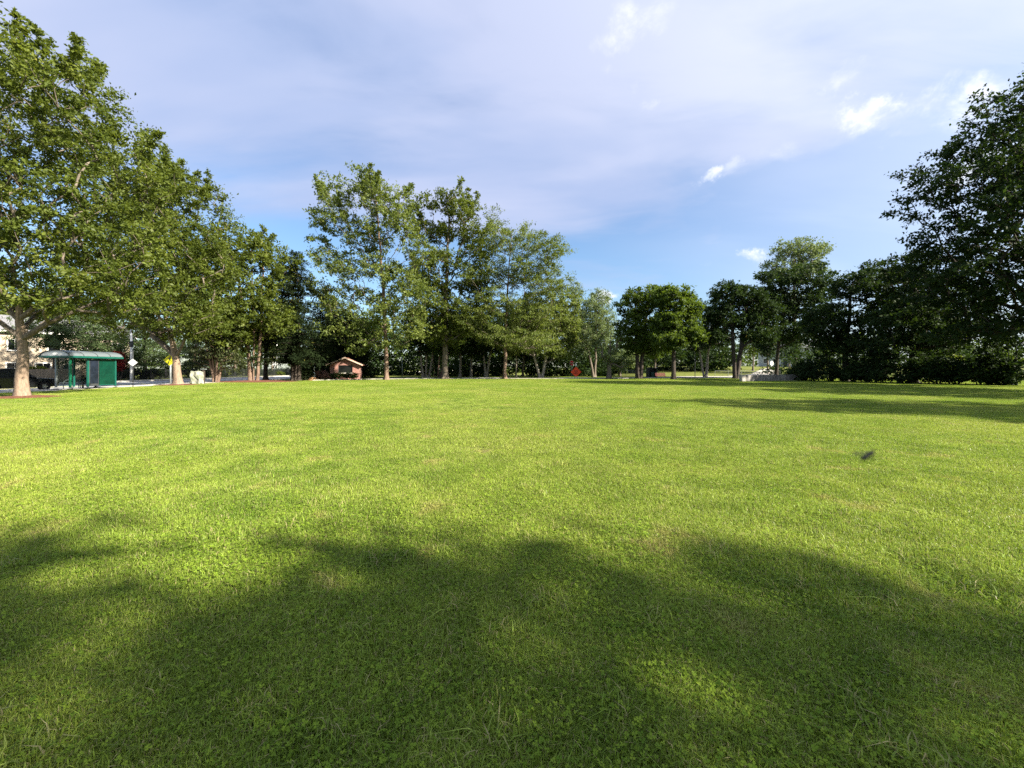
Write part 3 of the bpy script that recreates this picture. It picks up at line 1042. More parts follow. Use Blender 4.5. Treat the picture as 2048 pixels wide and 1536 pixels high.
make_tree('leaning_tree', 'spreading tree with curved forked trunk near the orange sign', 1080, 62,
          [(1080, 615, 52, 28), (1130, 612, 36, 26), (1135, 660, 34, 34), (1062, 660, 52, 26), (1110, 695, 44, 22), (1030, 690, 30, 22)], R=0.24, fork=2.2, n=330, per=78, size=0.3, spread=1.0,
          leaf='leaf_locust', bark='bark_light', bbark='bark_grey', seed=24, stems=[(0, 0, -3.0, 0), (0.3, 0, 2.4, 0.3)])
make_tree('willow_tree', 'feathery pale tree with a leaning limb behind the stop sign', 1187, 68,
          [(1150, 585, 16, 18), (1172, 625, 34, 30), (1196, 605, 22, 28), (1168, 672, 46, 34), (1200, 660, 25, 36), (1140, 640, 24, 24), (1215, 640, 16, 30)], R=0.22, fork=3.0, n=320, per=78, size=0.3, spread=0.95, leaf='leaf_pale', bark='bark_grey', seed=25,
          stems=[(0, 0, -2.6, 0), (0.3, 0.2, 0.6, 0)], flat=0.9, aspect=0.35, droop=0.3)
make_tree('young_tree', 'sparse pale tree with a broken bare top beside the shaded lawn', 1218, 58,
          [(1200, 690, 12, 14), (1240, 678, 10, 14), (1215, 715, 17, 14), (1246, 730, 10, 14), (1228, 700, 10, 10)], R=0.34, fork=2.2, top=7.0, n=52, per=44, size=0.24, spread=0.5, leaf='leaf_pale', bark='bark_grey', seed=26, shell=0.3)
make_tree('round_tree', 'round dark maple with a leaning double trunk by the red bench', 1276, 59,
          [(1268, 612, 34, 32), (1302, 602, 36, 28), (1262, 660, 34, 34), (1305, 660, 36, 32), (1285, 690, 40, 18)], R=0.34, fork=2.6, n=300, per=80, size=0.32, spread=0.8, leaf='leaf_maple', bark='bark_dark', seed=27,
          stems=[(0, 0, -0.6, 0), (0.3, 0, 1.2, 0.2)])
make_tree('round_tree', 'round maple with bright sunlit side and single dark trunk by the red bench', 1347, 54,
          [(1345, 600, 40, 28), (1378, 622, 28, 30), (1350, 645, 44, 32), (1382, 668, 24, 22), (1335, 680, 38, 20)], R=0.30, fork=3.0, n=300, per=84, size=0.32, spread=0.75, leaf='leaf_maple', bark='bark_dark', seed=28)
make_tree('forked_tree', 'small dark tree with a pale leaning trunk at the edge of the drive', 1412, 68,
          [(1420, 640, 40, 38), (1398, 680, 30, 24), (1440, 670, 30, 28)], R=0.24, fork=2.4, n=190, per=74, size=0.3, spread=0.8, leaf='leaf_deep', bark='bark_light', seed=29, stems=[(0, 0, 0.9, 0), (-0.3, 0, -2.0, 0.3)])
make_tree('vase_tree', 'open vase-shaped tree with many upright limbs beside the concrete wall', 1470, 57,
          [(1452, 588, 34, 24), (1490, 600, 38, 28), (1436, 630, 26, 26), (1522, 622, 34, 32), (1485, 640, 40, 16), (1536, 660, 22, 24), (1432, 665, 22, 18), (1510, 668, 34, 16)], R=0.34, fork=2.4, n=360, per=72, size=0.3, spread=0.8, leaf='leaf_deep', bark='bark_dark', seed=30,
          stems=[(0, 0, -0.8, 0), (0.25, 0, 1.6, 0.4)], shell=0.5)
make_tree('shade_tree', 'broad dark tree with thin straight trunk behind the concrete wall', 1553, 60,
          [(1562, 570, 46, 32), (1602, 562, 42, 30), (1540, 615, 40, 34), (1612, 615, 52, 40), (1642, 585, 32, 28), (1580, 660, 50, 24)], R=0.27, fork=4.2, n=330, per=78, size=0.33, spread=0.9, leaf='leaf_deep', bark='bark_dark', seed=31)
make_tree('poplar_tree', 'tall far tree with an airy pale crown above the dark row', 1590, 96,
          [(1580, 505, 38, 22), (1640, 500, 20, 16), (1545, 540, 24, 20), (1600, 545, 44, 18), (1610, 520, 26, 18), (1570, 600, 40, 30)], R=0.45, fork=8, n=260, per=60, size=0.45, spread=1.5, leaf='leaf_pale', bark='bark_grey', seed=32, shell=0.35)
make_tree('shade_tree', 'dense dark tree behind the low dark bushes at the end of the concrete wall', 1690, 47,
          [(1700, 575, 36, 28), (1752, 560, 42, 32), (1672, 635, 42, 34), (1760, 620, 50, 44), (1700, 680, 50, 26), (1640, 650, 28, 40)], R=0.33, fork=2.6, n=330, per=80, size=0.3, spread=0.85, leaf='leaf_deep', bark='bark_dark', seed=33)
make_tree('shade_tree', 'dense dark tree under the overhanging giant tree', 1825, 41,
          [(1790, 548, 40, 32), (1850, 590, 52, 50), (1800, 640, 52, 46), (1872, 660, 54, 50), (1760, 690, 36, 24), (1910, 620, 50, 60)], R=0.36, fork=2.2, n=330, per=80, size=0.3, spread=0.85, leaf='leaf_deep', bark='bark_dark', seed=34)
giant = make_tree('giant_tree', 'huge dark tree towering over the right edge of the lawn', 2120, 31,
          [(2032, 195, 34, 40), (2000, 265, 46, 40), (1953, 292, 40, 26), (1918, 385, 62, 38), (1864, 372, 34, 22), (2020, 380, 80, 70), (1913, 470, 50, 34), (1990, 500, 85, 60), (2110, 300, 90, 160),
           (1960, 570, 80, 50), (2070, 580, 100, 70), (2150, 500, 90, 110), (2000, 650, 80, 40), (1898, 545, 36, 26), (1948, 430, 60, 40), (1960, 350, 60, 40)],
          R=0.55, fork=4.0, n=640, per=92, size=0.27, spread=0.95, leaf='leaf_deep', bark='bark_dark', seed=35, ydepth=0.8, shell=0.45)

# slender trees of the belt behind the drive
slender = [(710, 69, 12, 'bark_grey', 'short tree with a low fork on the grass behind the brick booth', [(712, 690, 36, 30), (740, 660, 30, 30), (690, 650, 25, 28)]),
           (852, 66, 31, 'bark_light', 'many-stemmed tree with pale leaning trunks behind the tall grey tree', [(850, 680, 34, 26), (835, 640, 34, 30), (876, 650, 26, 30)]),
           (876, 64, 32, 'bark_brown', 'tree with rusty leaning trunks crowding the tall grey trunk', [(892, 690, 30, 20), (905, 660, 28, 26)]),
           (920, 67, 33, 'bark_light', 'low tree with one pale trunk between the tall grey tree and the feathery tree', [(925, 690, 28, 20), (935, 660, 26, 26)]),
           (942, 70, 34, 'bark_light', 'thin tree with a crooked pale trunk beside a low-forked pale tree', [(945, 690, 24, 22), (955, 655, 24, 26)]),
           (972, 67, 35, 'bark_light', 'small tree with white branches spread in a low fork', [(965, 690, 34, 18), (990, 670, 30, 24)]),
           (1032, 70, 36, 'bark_light', 'slim tree with a pale trunk just right of the feathery tree', [(1030, 690, 26, 20), (1040, 650, 26, 28)]),
           (1046, 72, 37, 'bark_grey', 'slim tree with a dark trunk standing beside a pale trunk', [(1052, 690, 26, 20), (1062, 660, 26, 26)])]
for (px, D, sd, bk, lab, lb) in slender:
    st = [(0, 0, 0, 0)]
    if sd in (31, 32): st = [(-0.5, 0, -1.1, 0), (0, 0.2, 0.1, 0), (0.5, 0, 1.6, 0.3)]
    if sd in (12, 35): st = [(0, 0, -1.0, 0), (0.12, 0, 1.1, 0.2)]
    make_tree('slender_tree', lab, px, D, lb, R=0.22 if sd != 36 else 0.15, fork=2.6, n=160, per=54, size=0.34, spread=1.0, leaf='leaf_deep' if sd % 2 else 'leaf_maple', bark=bk, seed=sd + 40, stems=st,
              group='slender trees of the belt behind the drive')


def leaf_mass(name, label, lobes, n, per, size, spread, leaf, seed, cat, droop=0.0):
    rng = np.random.default_rng(seed)
    C = sample_lobes(lobes, n, rng, 0.5)
    C[:, 2] = np.maximum(C[:, 2], 0.15)
    o = link(name, leaves_mesh(name, C, unit(rng.normal(size=C.shape) + np.array([0, -0.4, 0.4])), per, size, spread, rng, droop=droop), leaf)
    return tag(o, label, cat, kind='stuff')


# the wood behind: trunks cannot be told apart any more
rng0 = np.random.default_rng(5)
lob = [(x + rng0.uniform(-1, 1), (74 if x > -15 else 82) + rng0.uniform(0, 8), rng0.uniform(0.5, 5), rng0.uniform(3.0, 4.2), 3.5, rng0.uniform(3.0, 4.5)) for x in np.linspace(-44, 19, 40)]
lob += [(x + rng0.uniform(-1, 1), (77 if x > -15 else 84) + rng0.uniform(0, 7), rng0.uniform(7, 10.5), rng0.uniform(3, 4.5), 4.0, rng0.uniform(2.5, 4)) for x in np.linspace(-40, 17, 22)]
leaf_mass('woodland', 'dark wood closing off the view behind the drive', lob, 1350, 44, 0.54, 1.4, 'leaf_deep', 51, 'wood')  # dark leaf colour stands in for shade from the trees in front
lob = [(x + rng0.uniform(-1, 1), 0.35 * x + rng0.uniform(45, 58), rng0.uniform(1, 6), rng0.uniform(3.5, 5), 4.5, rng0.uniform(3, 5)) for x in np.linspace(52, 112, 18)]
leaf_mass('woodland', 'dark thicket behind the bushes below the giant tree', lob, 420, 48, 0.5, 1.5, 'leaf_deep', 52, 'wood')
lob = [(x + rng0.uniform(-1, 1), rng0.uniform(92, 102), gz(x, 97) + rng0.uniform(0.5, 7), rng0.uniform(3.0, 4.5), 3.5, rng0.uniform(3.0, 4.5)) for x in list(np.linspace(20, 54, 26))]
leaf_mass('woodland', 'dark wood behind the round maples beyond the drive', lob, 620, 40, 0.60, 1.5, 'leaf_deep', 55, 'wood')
# far tree line all round the horizon
lob = [(x + rng0.uniform(-5, 5), 150 + 0.10 * abs(x) + rng0.uniform(-8, 8), rng0.uniform(1, 9) + 2, rng0.uniform(7, 11), 7, rng0.uniform(5, 8)) for x in np.linspace(-190, 260, 70)]
leaf_mass('woodland', 'distant sunlit tree line beyond the road and the far lawn', lob, 1100, 36, 1.2, 2.8, 'leaf_maple', 53, 'wood')

# dark bushes under the right-hand trees
bush = [(1612, 49, [(1610, 745, 26, 18), (1590, 752, 16, 10)], 'low dark bush growing against the end of the concrete wall'),
        (1665, 46, [(1665, 725, 40, 38), (1640, 745, 28, 18), (1690, 745, 26, 20)], 'tall rounded dark bush next to the concrete wall'),
        (1735, 43, [(1730, 745, 32, 20), (1755, 735, 26, 24)], 'loose dark bush in front of the white pickup truck'),
        (1800, 40, [(1800, 725, 44, 42), (1775, 750, 30, 18), (1835, 745, 30, 22)], 'tall black-green bush in deepest shade below the dense trees'),
        (1880, 38, [(1880, 735, 44, 30), (1910, 750, 32, 18)], 'wide dark bush in front of a yellow-green bush'),
        (1960, 36, [(1960, 740, 44, 24), (1990, 755, 30, 16)], 'low wide dark bush beside the giant tree'),
        (2030, 35, [(2035, 700, 50, 60), (2010, 745, 34, 24)], 'tall dark bush closing the lawn below the giant tree')]
for i, (px, D, lb, lab) in enumerate(bush):
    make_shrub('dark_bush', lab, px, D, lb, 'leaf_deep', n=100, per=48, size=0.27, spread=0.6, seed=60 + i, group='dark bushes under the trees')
make_shrub('bush', 'yellow-green bush lit by a gap in the dark trees', 1905, 44, [(1905, 725, 20, 14), (1895, 735, 14, 12)], 'leaf_bush', n=30, per=50, size=0.2, spread=0.45, seed=70)
make_shrub('domed_bush', 'dark clipped dome-shaped bush left of the brick booth', 608, 50.5, [(606, 738, 20, 24), (606, 724, 15, 14)], 'leaf_conifer', n=170, per=80, size=0.13, spread=0.3, seed=71)
# planting round the booth
for i, (px, sx_, lab) in enumerate(((665, 9, 'small dark shrub at the left corner of the booth wall'), (680, 9, 'small dark shrub under the left side of the booth window'),
                                    (695, 8, 'small dark shrub under the right side of the booth window'), (708, 7, 'small dark shrub at the right corner of the booth wall'))):
    make_shrub('clipped_shrub', lab, px, 52.8, [(px, 753, sx_, 7)], 'leaf_maple' if i % 2 else 'leaf_deep', n=36, per=50, size=0.12, spread=0.28, seed=72 + i, group='shrubs along the booth wall')
make_shrub('flower_bush', 'reddish flowering bush at the left of the brick booth', 642, 52.2, [(640, 750, 16, 7), (652, 752, 10, 6)], 'leaf_flower', n=60, per=50, size=0.12, spread=0.3, seed=80)
make_shrub('bush', 'bright rounded bush by the far kerb beyond the mulch bed', 557, 86, [(557, 748, 9, 6)], 'leaf_bush', n=40, per=50, size=0.18, spread=0.4, seed=81)
make_shrub('bush', 'yellow-green clipped bush in front of the beige house', 70, 50, [(72, 743, 12, 9)], 'leaf_bush', n=60, per=60, size=0.14, spread=0.35, seed=82)
make_shrub('red_maple', 'dark red leaved maple behind the right end of the bus shelter', 237, 49.5, [(237, 716, 9, 13), (240, 732, 8, 10)], 'leaf_red', n=50, per=60, size=0.16, spread=0.35, seed=83, cat='tree')

# pines and trees across the road
make_conifer('pine_tree', 'open pine with a bare dark trunk in front of the beige house', 112, 46, 560, half=4.6, zlow=4.2, R=0.30, seed=91, leaf='leaf_pine', whorls=15, size=0.24, per=40, nb=6, droop=0.12, power=0.6, spread=0.75)
make_conifer('pine_tree', 'light green pine hanging over the iron fence behind the shelter roof', 190, 50, 600, half=4.4, zlow=2.6, R=0.26, seed=92, leaf='leaf_pine', whorls=18, size=0.24, per=40, nb=6, droop=0.2, power=0.6, spread=0.75)
make_conifer('pine_tree', 'light green pine with drooping boughs behind the white diamond sign', 290, 56, 590, half=4.4, zlow=2.2, R=0.26, seed=93, leaf='leaf_pine', whorls=18, size=0.24, per=40, nb=6, droop=0.25, power=0.6, spread=0.75)
make_conifer('pine_tree', 'pine with low flat boughs above the fence between the tan trunk and the stone block', 392, 66, 610, half=5.0, zlow=1.9, R=0.26, seed=94, leaf='leaf_pine', whorls=16, size=0.26, per=40, nb=6, droop=0.1, power=0.6, spread=0.8)
make_tree('far_tree', 'leafy tree between the brick house and the beige house', 20, 56, [(20, 640, 40, 45), (45, 690, 25, 30), (-15, 620, 40, 40)], R=0.3, fork=3, n=170, per=60, size=0.34, spread=0.9, leaf='leaf_locust', bark='bark_grey', seed=95)
make_tree('far_tree', 'leafy tree rising behind the roof of the beige house', 165, 78, [(165, 640, 60, 40), (110, 640, 40, 35), (200, 660, 40, 35)], R=0.35, fork=5, n=200, per=60, size=0.4, spread=1.2, leaf='leaf_maple', bark='bark_grey', seed=96)
make_tree('far_tree', 'bright leafy tree down the road beyond the dark straight trunk', 545, 100, [(545, 690, 30, 30), (560, 660, 35, 30), (525, 670, 30, 30)], R=0.3, fork=4, n=170, per=60, size=0.45, spread=1.3, leaf='leaf_locust', bark='bark_grey', seed=97)
make_tree('far_tree', 'leafy tree down the road beyond the yew stems', 470, 92, [(470, 690, 40, 30), (450, 650, 40, 35), (500, 660, 35, 30)], R=0.3, fork=4, n=170, per=60, size=0.42, spread=1.3, leaf='leaf_maple', bark='bark_grey', seed=98)
# trees on the far lawn, right
far_lawn = [(1506, 95, [(1506, 690, 20, 22), (1520, 680, 14, 18)], 'leaf_maple', 'small lawn tree left of the white sign on the far lawn'),
            (1535, 84, [(1535, 690, 18, 22)], 'leaf_deep', 'slim dark tree just in front of the white sign'),
            (1578, 86, [(1578, 690, 20, 22), (1590, 680, 16, 18)], 'leaf_deep', 'slim dark tree in front of the far grey house'),
            (1310, 82, [(1310, 700, 24, 16), (1325, 690, 20, 16)], 'leaf_maple', 'young tree with orange tint behind the red bench'),
            (1440, 105, [(1440, 690, 26, 26), (1425, 670, 24, 24)], 'leaf_locust', 'bright tree on the far lawn behind the pale leaning trunk'),
            (1380, 108, [(1380, 690, 30, 24), (1365, 670, 24, 24)], 'leaf_deep', 'dark tree on the far lawn behind the lamp post'),
            (1240, 78, [(1240, 720, 26, 20), (1262, 715, 22, 20)], 'leaf_pale', 'loose sunlit tree between the broken tree and the leaning double trunk')]
for i, (px, D, lb, lf, lab) in enumerate(far_lawn):
    make_tree('lawn_tree', lab, px, D, lb, R=0.2, fork=2.2, n=80, per=60, size=0.34, spread=1.0, leaf=lf, bark='bark_grey', seed=100 + i, group='trees beyond the drive')

# trees standing outside the picture, whose shade falls into it
off = [((9.6, -4.7, 0), 'leafy tree close behind the viewer shading the near grass', [(0, 0, 7.6, 3.7, 3.6, 3.0), (0.6, -0.5, 11, 3.0, 3.0, 2.2), (-0.8, 0.4, 12.2, 2.2, 2.2, 1.6)], 3.4),
       ((16.6, -6.6, 0), 'second leafy tree behind the viewer shading the near grass', [(0, 0, 8.2, 4.0, 4.0, 3.2), (0.5, 0.3, 11, 3.0, 3.0, 2.2)], 3.2),
       ((30.5, 9.0, 0), 'dark tree at the lawn edge to the right of the viewer', [(0, 0, 8.5, 5.0, 4.8, 4.4), (-1.0, 0.5, 12, 3.6, 3.6, 3.0)], 3.2),
       ((39.5, 18.0, 0), 'dark tree at the lawn edge between the viewer and the giant tree', [(0, 0, 8.5, 5.2, 4.8, 4.6), (0.8, 0.5, 12.5, 3.8, 3.6, 3.2)], 3.2),
       ((42.0, 24.0, 0), 'dark tree crowding the giant tree at the lawn edge', [(0, 0, 8.5, 5.0, 4.8, 4.6), (0.8, 0.5, 12.5, 3.8, 3.6, 3.2)], 3.2)]
for i, (p, lab, ml, fk) in enumerate(off):
    make_tree('edge_tree', lab, pos=p, mlobes=ml, R=0.36, fork=fk, n=190, per=46 if i > 1 else 38, size=0.42 if i > 1 else 0.36, spread=0.9, leaf='leaf_maple', bark='bark_grey', seed=120 + i)

# ------------------------------------------------------------------ planting beds
for i, (px, D, r, lab) in enumerate(((45, 20.6, 1.55, 'reddish mulch ring round the tan forked trunk'), (357, 36, 1.9, 'reddish mulch ring round the tan trunk by the crossing sign'))):
    b = at(px, D)
    tag(mulch_patch('mulch_ring', b.x, b.y, r, r, 0.10, 'mulch', i + 1), kind='structure')
b = at(505, 45.2)
tag(mulch_patch('mulch_bed', b.x + 0.4, b.y, 5.4, 3.4, 0.16, 'mulch', 3), kind='structure')
b = at(660, 52.8)
tag(mulch_patch('mulch_bed', b.x, b.y, 3.6, 1.2, 0.10, 'mulch', 5), kind='structure')
b = at(626, 50.6)
tag(mulch_patch('straw_mound', b.x, b.y, 0.75, 0.55, 0.42, 'straw', 6), 'orange-brown straw mound in front of the domed bush', 'mound')


# ------------------------------------------------------------------ bus shelter
def bus_shelter():
    y0, y1 = 27.8, 30.95
    xb, xf = -33.45, -31.9            # road side, lawn side
    root = empty('bus_shelter', ((xb + xf) / 2, (y0 + y1) / 2, 0.02), 0, 'green framed bus shelter with an arched grey roof beside the sidewalk', 'bus shelter')
    ox, oy = root.location.x, root.location.y
    x0, x1 = xb - ox, xf - ox
    a, b = y0 - oy, y1 - oy
    H = 2.32
    for (px_, py_, mt, r) in ((x1, a, 'green_paint', 0.055), (x1, a + 1.15, 'green_dark', 0.055), (x1, b, 'green_dark', 0.055),
                              (x0, a + 0.45, 'steel_grey', 0.05), (x0, a + 1.6, 'green_dark', 0.05), (x0, b, 'green_dark', 0.055)):
        MB().box((px_, py_, H / 2 + 0.07), (2 * r, 2 * r, H - 0.14), bevel=0.01).build('post', mt, root)
        MB().box((px_, py_, 0.035), (0.2, 0.2, 0.07), bevel=0.01).build('base_plate', 'dark_steel', root)
    m = MB()
    for x in (x0 - 0.28, x1 + 0.28):
        m.box((x, (a + b) / 2, H + 0.05), (0.1, b - a + 0.72, 0.14), bevel=0.02)
    for y in (a - 0.32, b + 0.32):
        m.box(((x0 + x1) / 2, y, H + 0.05), (x1 - x0 + 0.46, 0.08, 0.138), bevel=0.02)
    m.build('roof_beam', 'green_dark', root)
    # barrel roof, sheet by sheet
    ns = 4
    ya, yb = a - 0.31, b + 0.31
    wv = (x1 - x0) / 2 + 0.30
    hv = 0.43
    xm = (x0 + x1) / 2
    for s in range(ns):
        u0, u1 = ya + (yb - ya) * s / ns + 0.02, ya + (yb - ya) * (s + 1) / ns - 0.02
        m = MB()
        poly = [(wv * math.sin(t), hv * math.cos(t)) for t in np.linspace(-1.5, 1.5, 15)]
        poly2 = [((wv - 0.02) * math.sin(t), (hv - 0.02) * math.cos(t)) for t in np.linspace(1.5, -1.5, 15)]
        m.prism(poly + poly2, u1 - u0, Matrix.Translation((xm, u0, H + 0.10)))
        m.build('roof_sheet', 'roof_sheet', root)
    m = MB()
    for s in range(ns + 1):
        u = ya + (yb - ya) * s / ns
        poly = [((wv + 0.015) * math.sin(t), (hv + 0.015) * math.cos(t)) for t in np.linspace(-1.5, 1.5, 15)]
        poly2 = [((wv - 0.035) * math.sin(t), (hv - 0.035) * math.cos(t)) for t in np.linspace(1.5, -1.5, 15)]
        m.prism(poly + poly2, 0.05, Matrix.Translation((xm, u - 0.025, H + 0.10)))
    m.build('roof_rib', 'dark_steel', root)
    g = MB().prism([((wv - 0.04) * math.sin(t), (hv - 0.04) * math.cos(t)) for t in np.linspace(-1.5, 1.5, 15)], 0.012, Matrix.Translation((xm, ya + 0.04, H + 0.10))).build('gable_panel', 'galvanised', root)
    MB().prism([(0.19 * math.cos(t), 0.085 * math.sin(t)) for t in np.linspace(0, 2 * math.pi, 20)[:-1]], 0.012, Matrix.Translation((xm, ya + 0.022, H + 0.27))).build('emblem', 'sign_white', g)
    # panels
    MB().box((x1, a + 1.56, 1.22), (0.07, 0.70, 2.0), bevel=0.01).build('poster_case', 'dark_steel', root)
    MB().box((x1 + 0.045, a + 1.56, 1.27), (0.012, 0.56, 1.76)).build('poster', 'poster', root)
    MB().box((x1, (a + 1.93 + b) / 2, 1.22), (0.03, b - a - 1.93 - 0.06, 2.0)).build('side_panel', 'green_panel', root)
    MB().box(((x0 + x1) / 2, b, 1.22), (x1 - x0 - 0.12, 0.02, 2.0)).build('end_panel', 'green_dark', root)
    MB().box((x0, (a + 1.6 + b) / 2 , 1.22), (0.012, b - a - 1.6 - 0.12, 1.9)).build('glass_panel', 'clear_glass', root)
    MB().box((x0, a + 1.03, 1.22), (0.012, 1.04, 1.9)).build('glass_panel', 'clear_glass', root)
    for z in (0.26, 2.19):
        MB().box((x0, a + 1.03, z), (0.04, 1.04, 0.04)).build('rail', 'green_dark', root)
        MB().box((x1, (a + 1.21 + b) / 2, z + 0.002), (0.04, b - a - 1.21 - 0.06, 0.04)).build('rail', 'green_dark', root)
    m = MB()
    m.box((x0 + 0.40, b - 0.85, 0.45), (0.36, 1.3, 0.05), bevel=0.01)
    for y in (b - 0.4, b - 1.3):
        m.box((x0 + 0.40, y, 0.21), (0.08, 0.08, 0.425))
    m.build('bench_seat', 'dark_steel', root)


bus_shelter()
# bicycle hoops on the kerb side
for k in range(3):
    m = MB()
    c = Vector((-33.78, 29.30 + 0.52 * k, 0.02))
    arc = [(-0.24, 0, -0.02), (-0.24, 0, 0.42)] + [(-0.24 * math.cos(t), 0, 0.42 + 0.24 * math.sin(t)) for t in np.linspace(0.2, math.pi - 0.2, 9)] + [(0.24, 0, 0.42), (0.24, 0, -0.02)]
    m.tube(arc, 0.025, 8)
    o = m.build('bike_hoop', 'steel_grey', loc=c, smooth=True)
    o.rotation_euler = (0, 0, math.radians(40))
    tag(o, 'grey steel bicycle hoop standing beside the bus shelter', 'bike rack', 'bicycle hoops beside the bus shelter')


# ------------------------------------------------------------------ vehicles
def make_car(name, label, loc, rz, paint, pickup=False):
    root = empty(name, loc, rz, label, 'car' if not pickup else 'truck')
    # side profile in metres: local Y is the length (front at +Y), X the width
    W2 = 0.95
    lower = [(-2.45, 0.42), (-2.48, 0.75), (-2.44, 1.02), (-2.30, 1.08), (0.72, 1.06), (1.25, 1.03), (2.10, 0.95), (2.36, 0.86), (2.44, 0.62), (2.40, 0.36),
             (1.98, 0.30)]
    arch1 = [(1.50 + 0.42 * math.cos(t), 0.36 + 0.42 * math.sin(t)) for t in np.linspace(0.1, math.pi - 0.1, 9)]
    arch2 = [(-1.42 + 0.42 * math.cos(t), 0.36 + 0.42 * math.sin(t)) for t in np.linspace(0.1, math.pi - 0.1, 9)]
    prof = lower + arch1 + [(1.0, 0.28), (-0.9, 0.28)] + arch2 + [(-2.0, 0.32)]

    def loft(secs, prof_, nm, material, bevelx):
        m_ = MB()
        rings = []
        for (x, sh, dz) in secs:
            cy = 0.0
            rings.append([m_.bm.verts.new((x, y * sh + cy, 0.70 + (z - 0.70) * (1 - (1 - sh) * 1.2) + dz)) for y, z in prof_])
        n_ = len(prof_)
        for a_, b_ in zip(rings[:-1], rings[1:]):
            for k_ in range(n_):
                m_.bm.faces.new((a_[k_], a_[(k_ + 1) % n_], b_[(k_ + 1) % n_], b_[k_]))
        m_.bm.faces.new(rings[0])
        m_.bm.faces.new(rings[-1][::-1])
        return m_.build(nm, material, root, smooth=False)

    loft([(-W2, 0.955, 0), (-W2 + 0.05, 0.985, 0), (-W2 + 0.16, 1.0, 0.0), (W2 - 0.16, 1.0, 0.0), (W2 - 0.05, 0.985, 0), (W2, 0.955, 0)], prof, 'body', paint, 0)
    roof_z = 1.76
    cab = [(-2.28, 1.07), (-2.05, 1.62), (-1.75, roof_z), (-0.2, roof_z + 0.03), (0.25, 1.70), (1.05, 1.05)]
    if pickup:
        cab = [(-0.75, 1.07), (-0.62, 1.66), (-0.45, roof_z), (0.0, roof_z + 0.02), (0.35, 1.70), (1.05, 1.05)]
    m = MB()
    lo = [m.bm.verts.new((s * (W2 - 0.03 - 0.17 * max(0, (z - 1.05)) / 0.7), y, z)) for s in (-1, 1) for y, z in cab]
    n_ = len(cab)
    m.bm.faces.new(lo[:n_])
    m.bm.faces.new(lo[n_:][::-1])
    for k in range(n_):
        m.bm.faces.new((lo[(k + 1) % n_], lo[k], lo[n_ + k], lo[n_ + (k + 1) % n_]))
    bmesh.ops.bevel(m.bm, geom=m.bm.edges[:], offset=0.04, segments=2, affect='EDGES', profile=0.5)
    m.build('cabin', paint, root)

    def side_x(z):
        return W2 - 0.03 - 0.17 * max(0, (z - 1.05)) / 0.7
    panes = [[(-2.06, 1.15), (-1.90, 1.56), (-1.18, 1.60), (-1.18, 1.13)], [(-1.10, 1.13), (-1.10, 1.61), (-0.28, 1.62), (-0.22, 1.12)], [(-0.14, 1.12), (-0.20, 1.62), (0.14, 1.60), (0.80, 1.10)]]
    if pickup:
        panes = panes[2:] 
    for s in (-1, 1):
        for pn in panes:
            m = MB()
            a_ = [m.bm.verts.new((s * (side_x(z) + 0.006), y, z)) for y, z in pn]
            b_ = [m.bm.verts.new((s * (side_x(z) - 0.03), y, z)) for y, z in pn]
            m.bm.faces.new(a_)
            m.bm.faces.new(b_[::-1])
            for k in range(4):
                m.bm.faces.new((a_[k], a_[(k + 1) % 4], b_[(k + 1) % 4], b_[k]))
            m.build('side_window', 'glass_dark', root)
    dz, dy = 1.70 - 1.05, 0.25 - 1.05
    an = math.atan2(dz, -dy)
    MB().box((0, 0.66, 1.382), (1.42, 0.90, 0.03), rx=-an).build('windscreen', 'glass_dark', root)
    ry_ = cab[0][0] * 0.5 + cab[1][0] * 0.5
    MB().box((0, ry_ - 0.035, 1.36), (1.36, 0.03, 0.40), rx=-0.36).build('rear_window', 'glass_dark', root)
    for sx_ in (-1, 1):
        for yw in (1.50, -1.42):
            wh = empty('wheel', (0, 0, 0))
            wh.parent = root
            wh.location = (sx_ * (W2 - 0.12), yw, 0.355)
            m = MB()
            prof_w = [(0.20, -0.11), (0.33, -0.11), (0.355, -0.07), (0.355, 0.07), (0.33, 0.11), (0.20, 0.11)]
            rg = [[m.bm.verts.new((x_, r_ * math.cos(t), r_ * math.sin(t))) for t in np.linspace(0, 2 * math.pi, 25)[:-1]] for r_, x_ in prof_w]
            for q in range(len(rg)):
                A_, B_ = rg[q], rg[(q + 1) % len(rg)]
                for k in range(24):
                    m.bm.faces.new((A_[k], A_[(k + 1) % 24], B_[(k + 1) % 24], B_[k]))
            m.build('tyre', 'rubber', wh, smooth=True)
            m = MB()
            for k in range(5):
                t = 2 * math.pi * k / 5
                m.box((sx_ * 0.085, 0.12 * math.cos(t), 0.12 * math.sin(t)), (0.02, 0.24, 0.055), rx=t)
            m.tube([(sx_ * 0.05, 0, 0), (sx_ * 0.10, 0, 0)], 0.06, 12)
            m.tube([(sx_ * 0.02, 0, 0), (sx_ * 0.03, 0, 0)], 0.21, 20)
            m.build('rim', 'alloy', wh)
        MB().box((sx_ * 0.70, 2.30, 0.78), (0.36, 0.16, 0.13), bevel=0.03).build('headlight', 'lens_clear', root)
        MB().box((sx_ * 0.80, -2.42, 0.92), (0.18, 0.10, 0.22), bevel=0.02).build('tail_light', 'lens_red', root)
        MB().box((sx_ * (W2 + 0.10), 0.62, 1.14), (0.16, 0.12, 0.12), bevel=0.03).build('mirror', paint, root)
        MB().box((sx_ * (W2 - 0.01), -0.45, 0.90), (0.03, 0.16, 0.03), bevel=0.006).build('door_handle', 'dark_steel', root)
        MB().box((sx_ * (W2 - 0.01), -1.40, 0.92), (0.03, 0.16, 0.03), bevel=0.006).build('door_handle', 'dark_steel', root)
    MB().box((0, 2.42, 0.66), (1.0, 0.06, 0.22), bevel=0.02).build('grille', 'dark_steel', root)
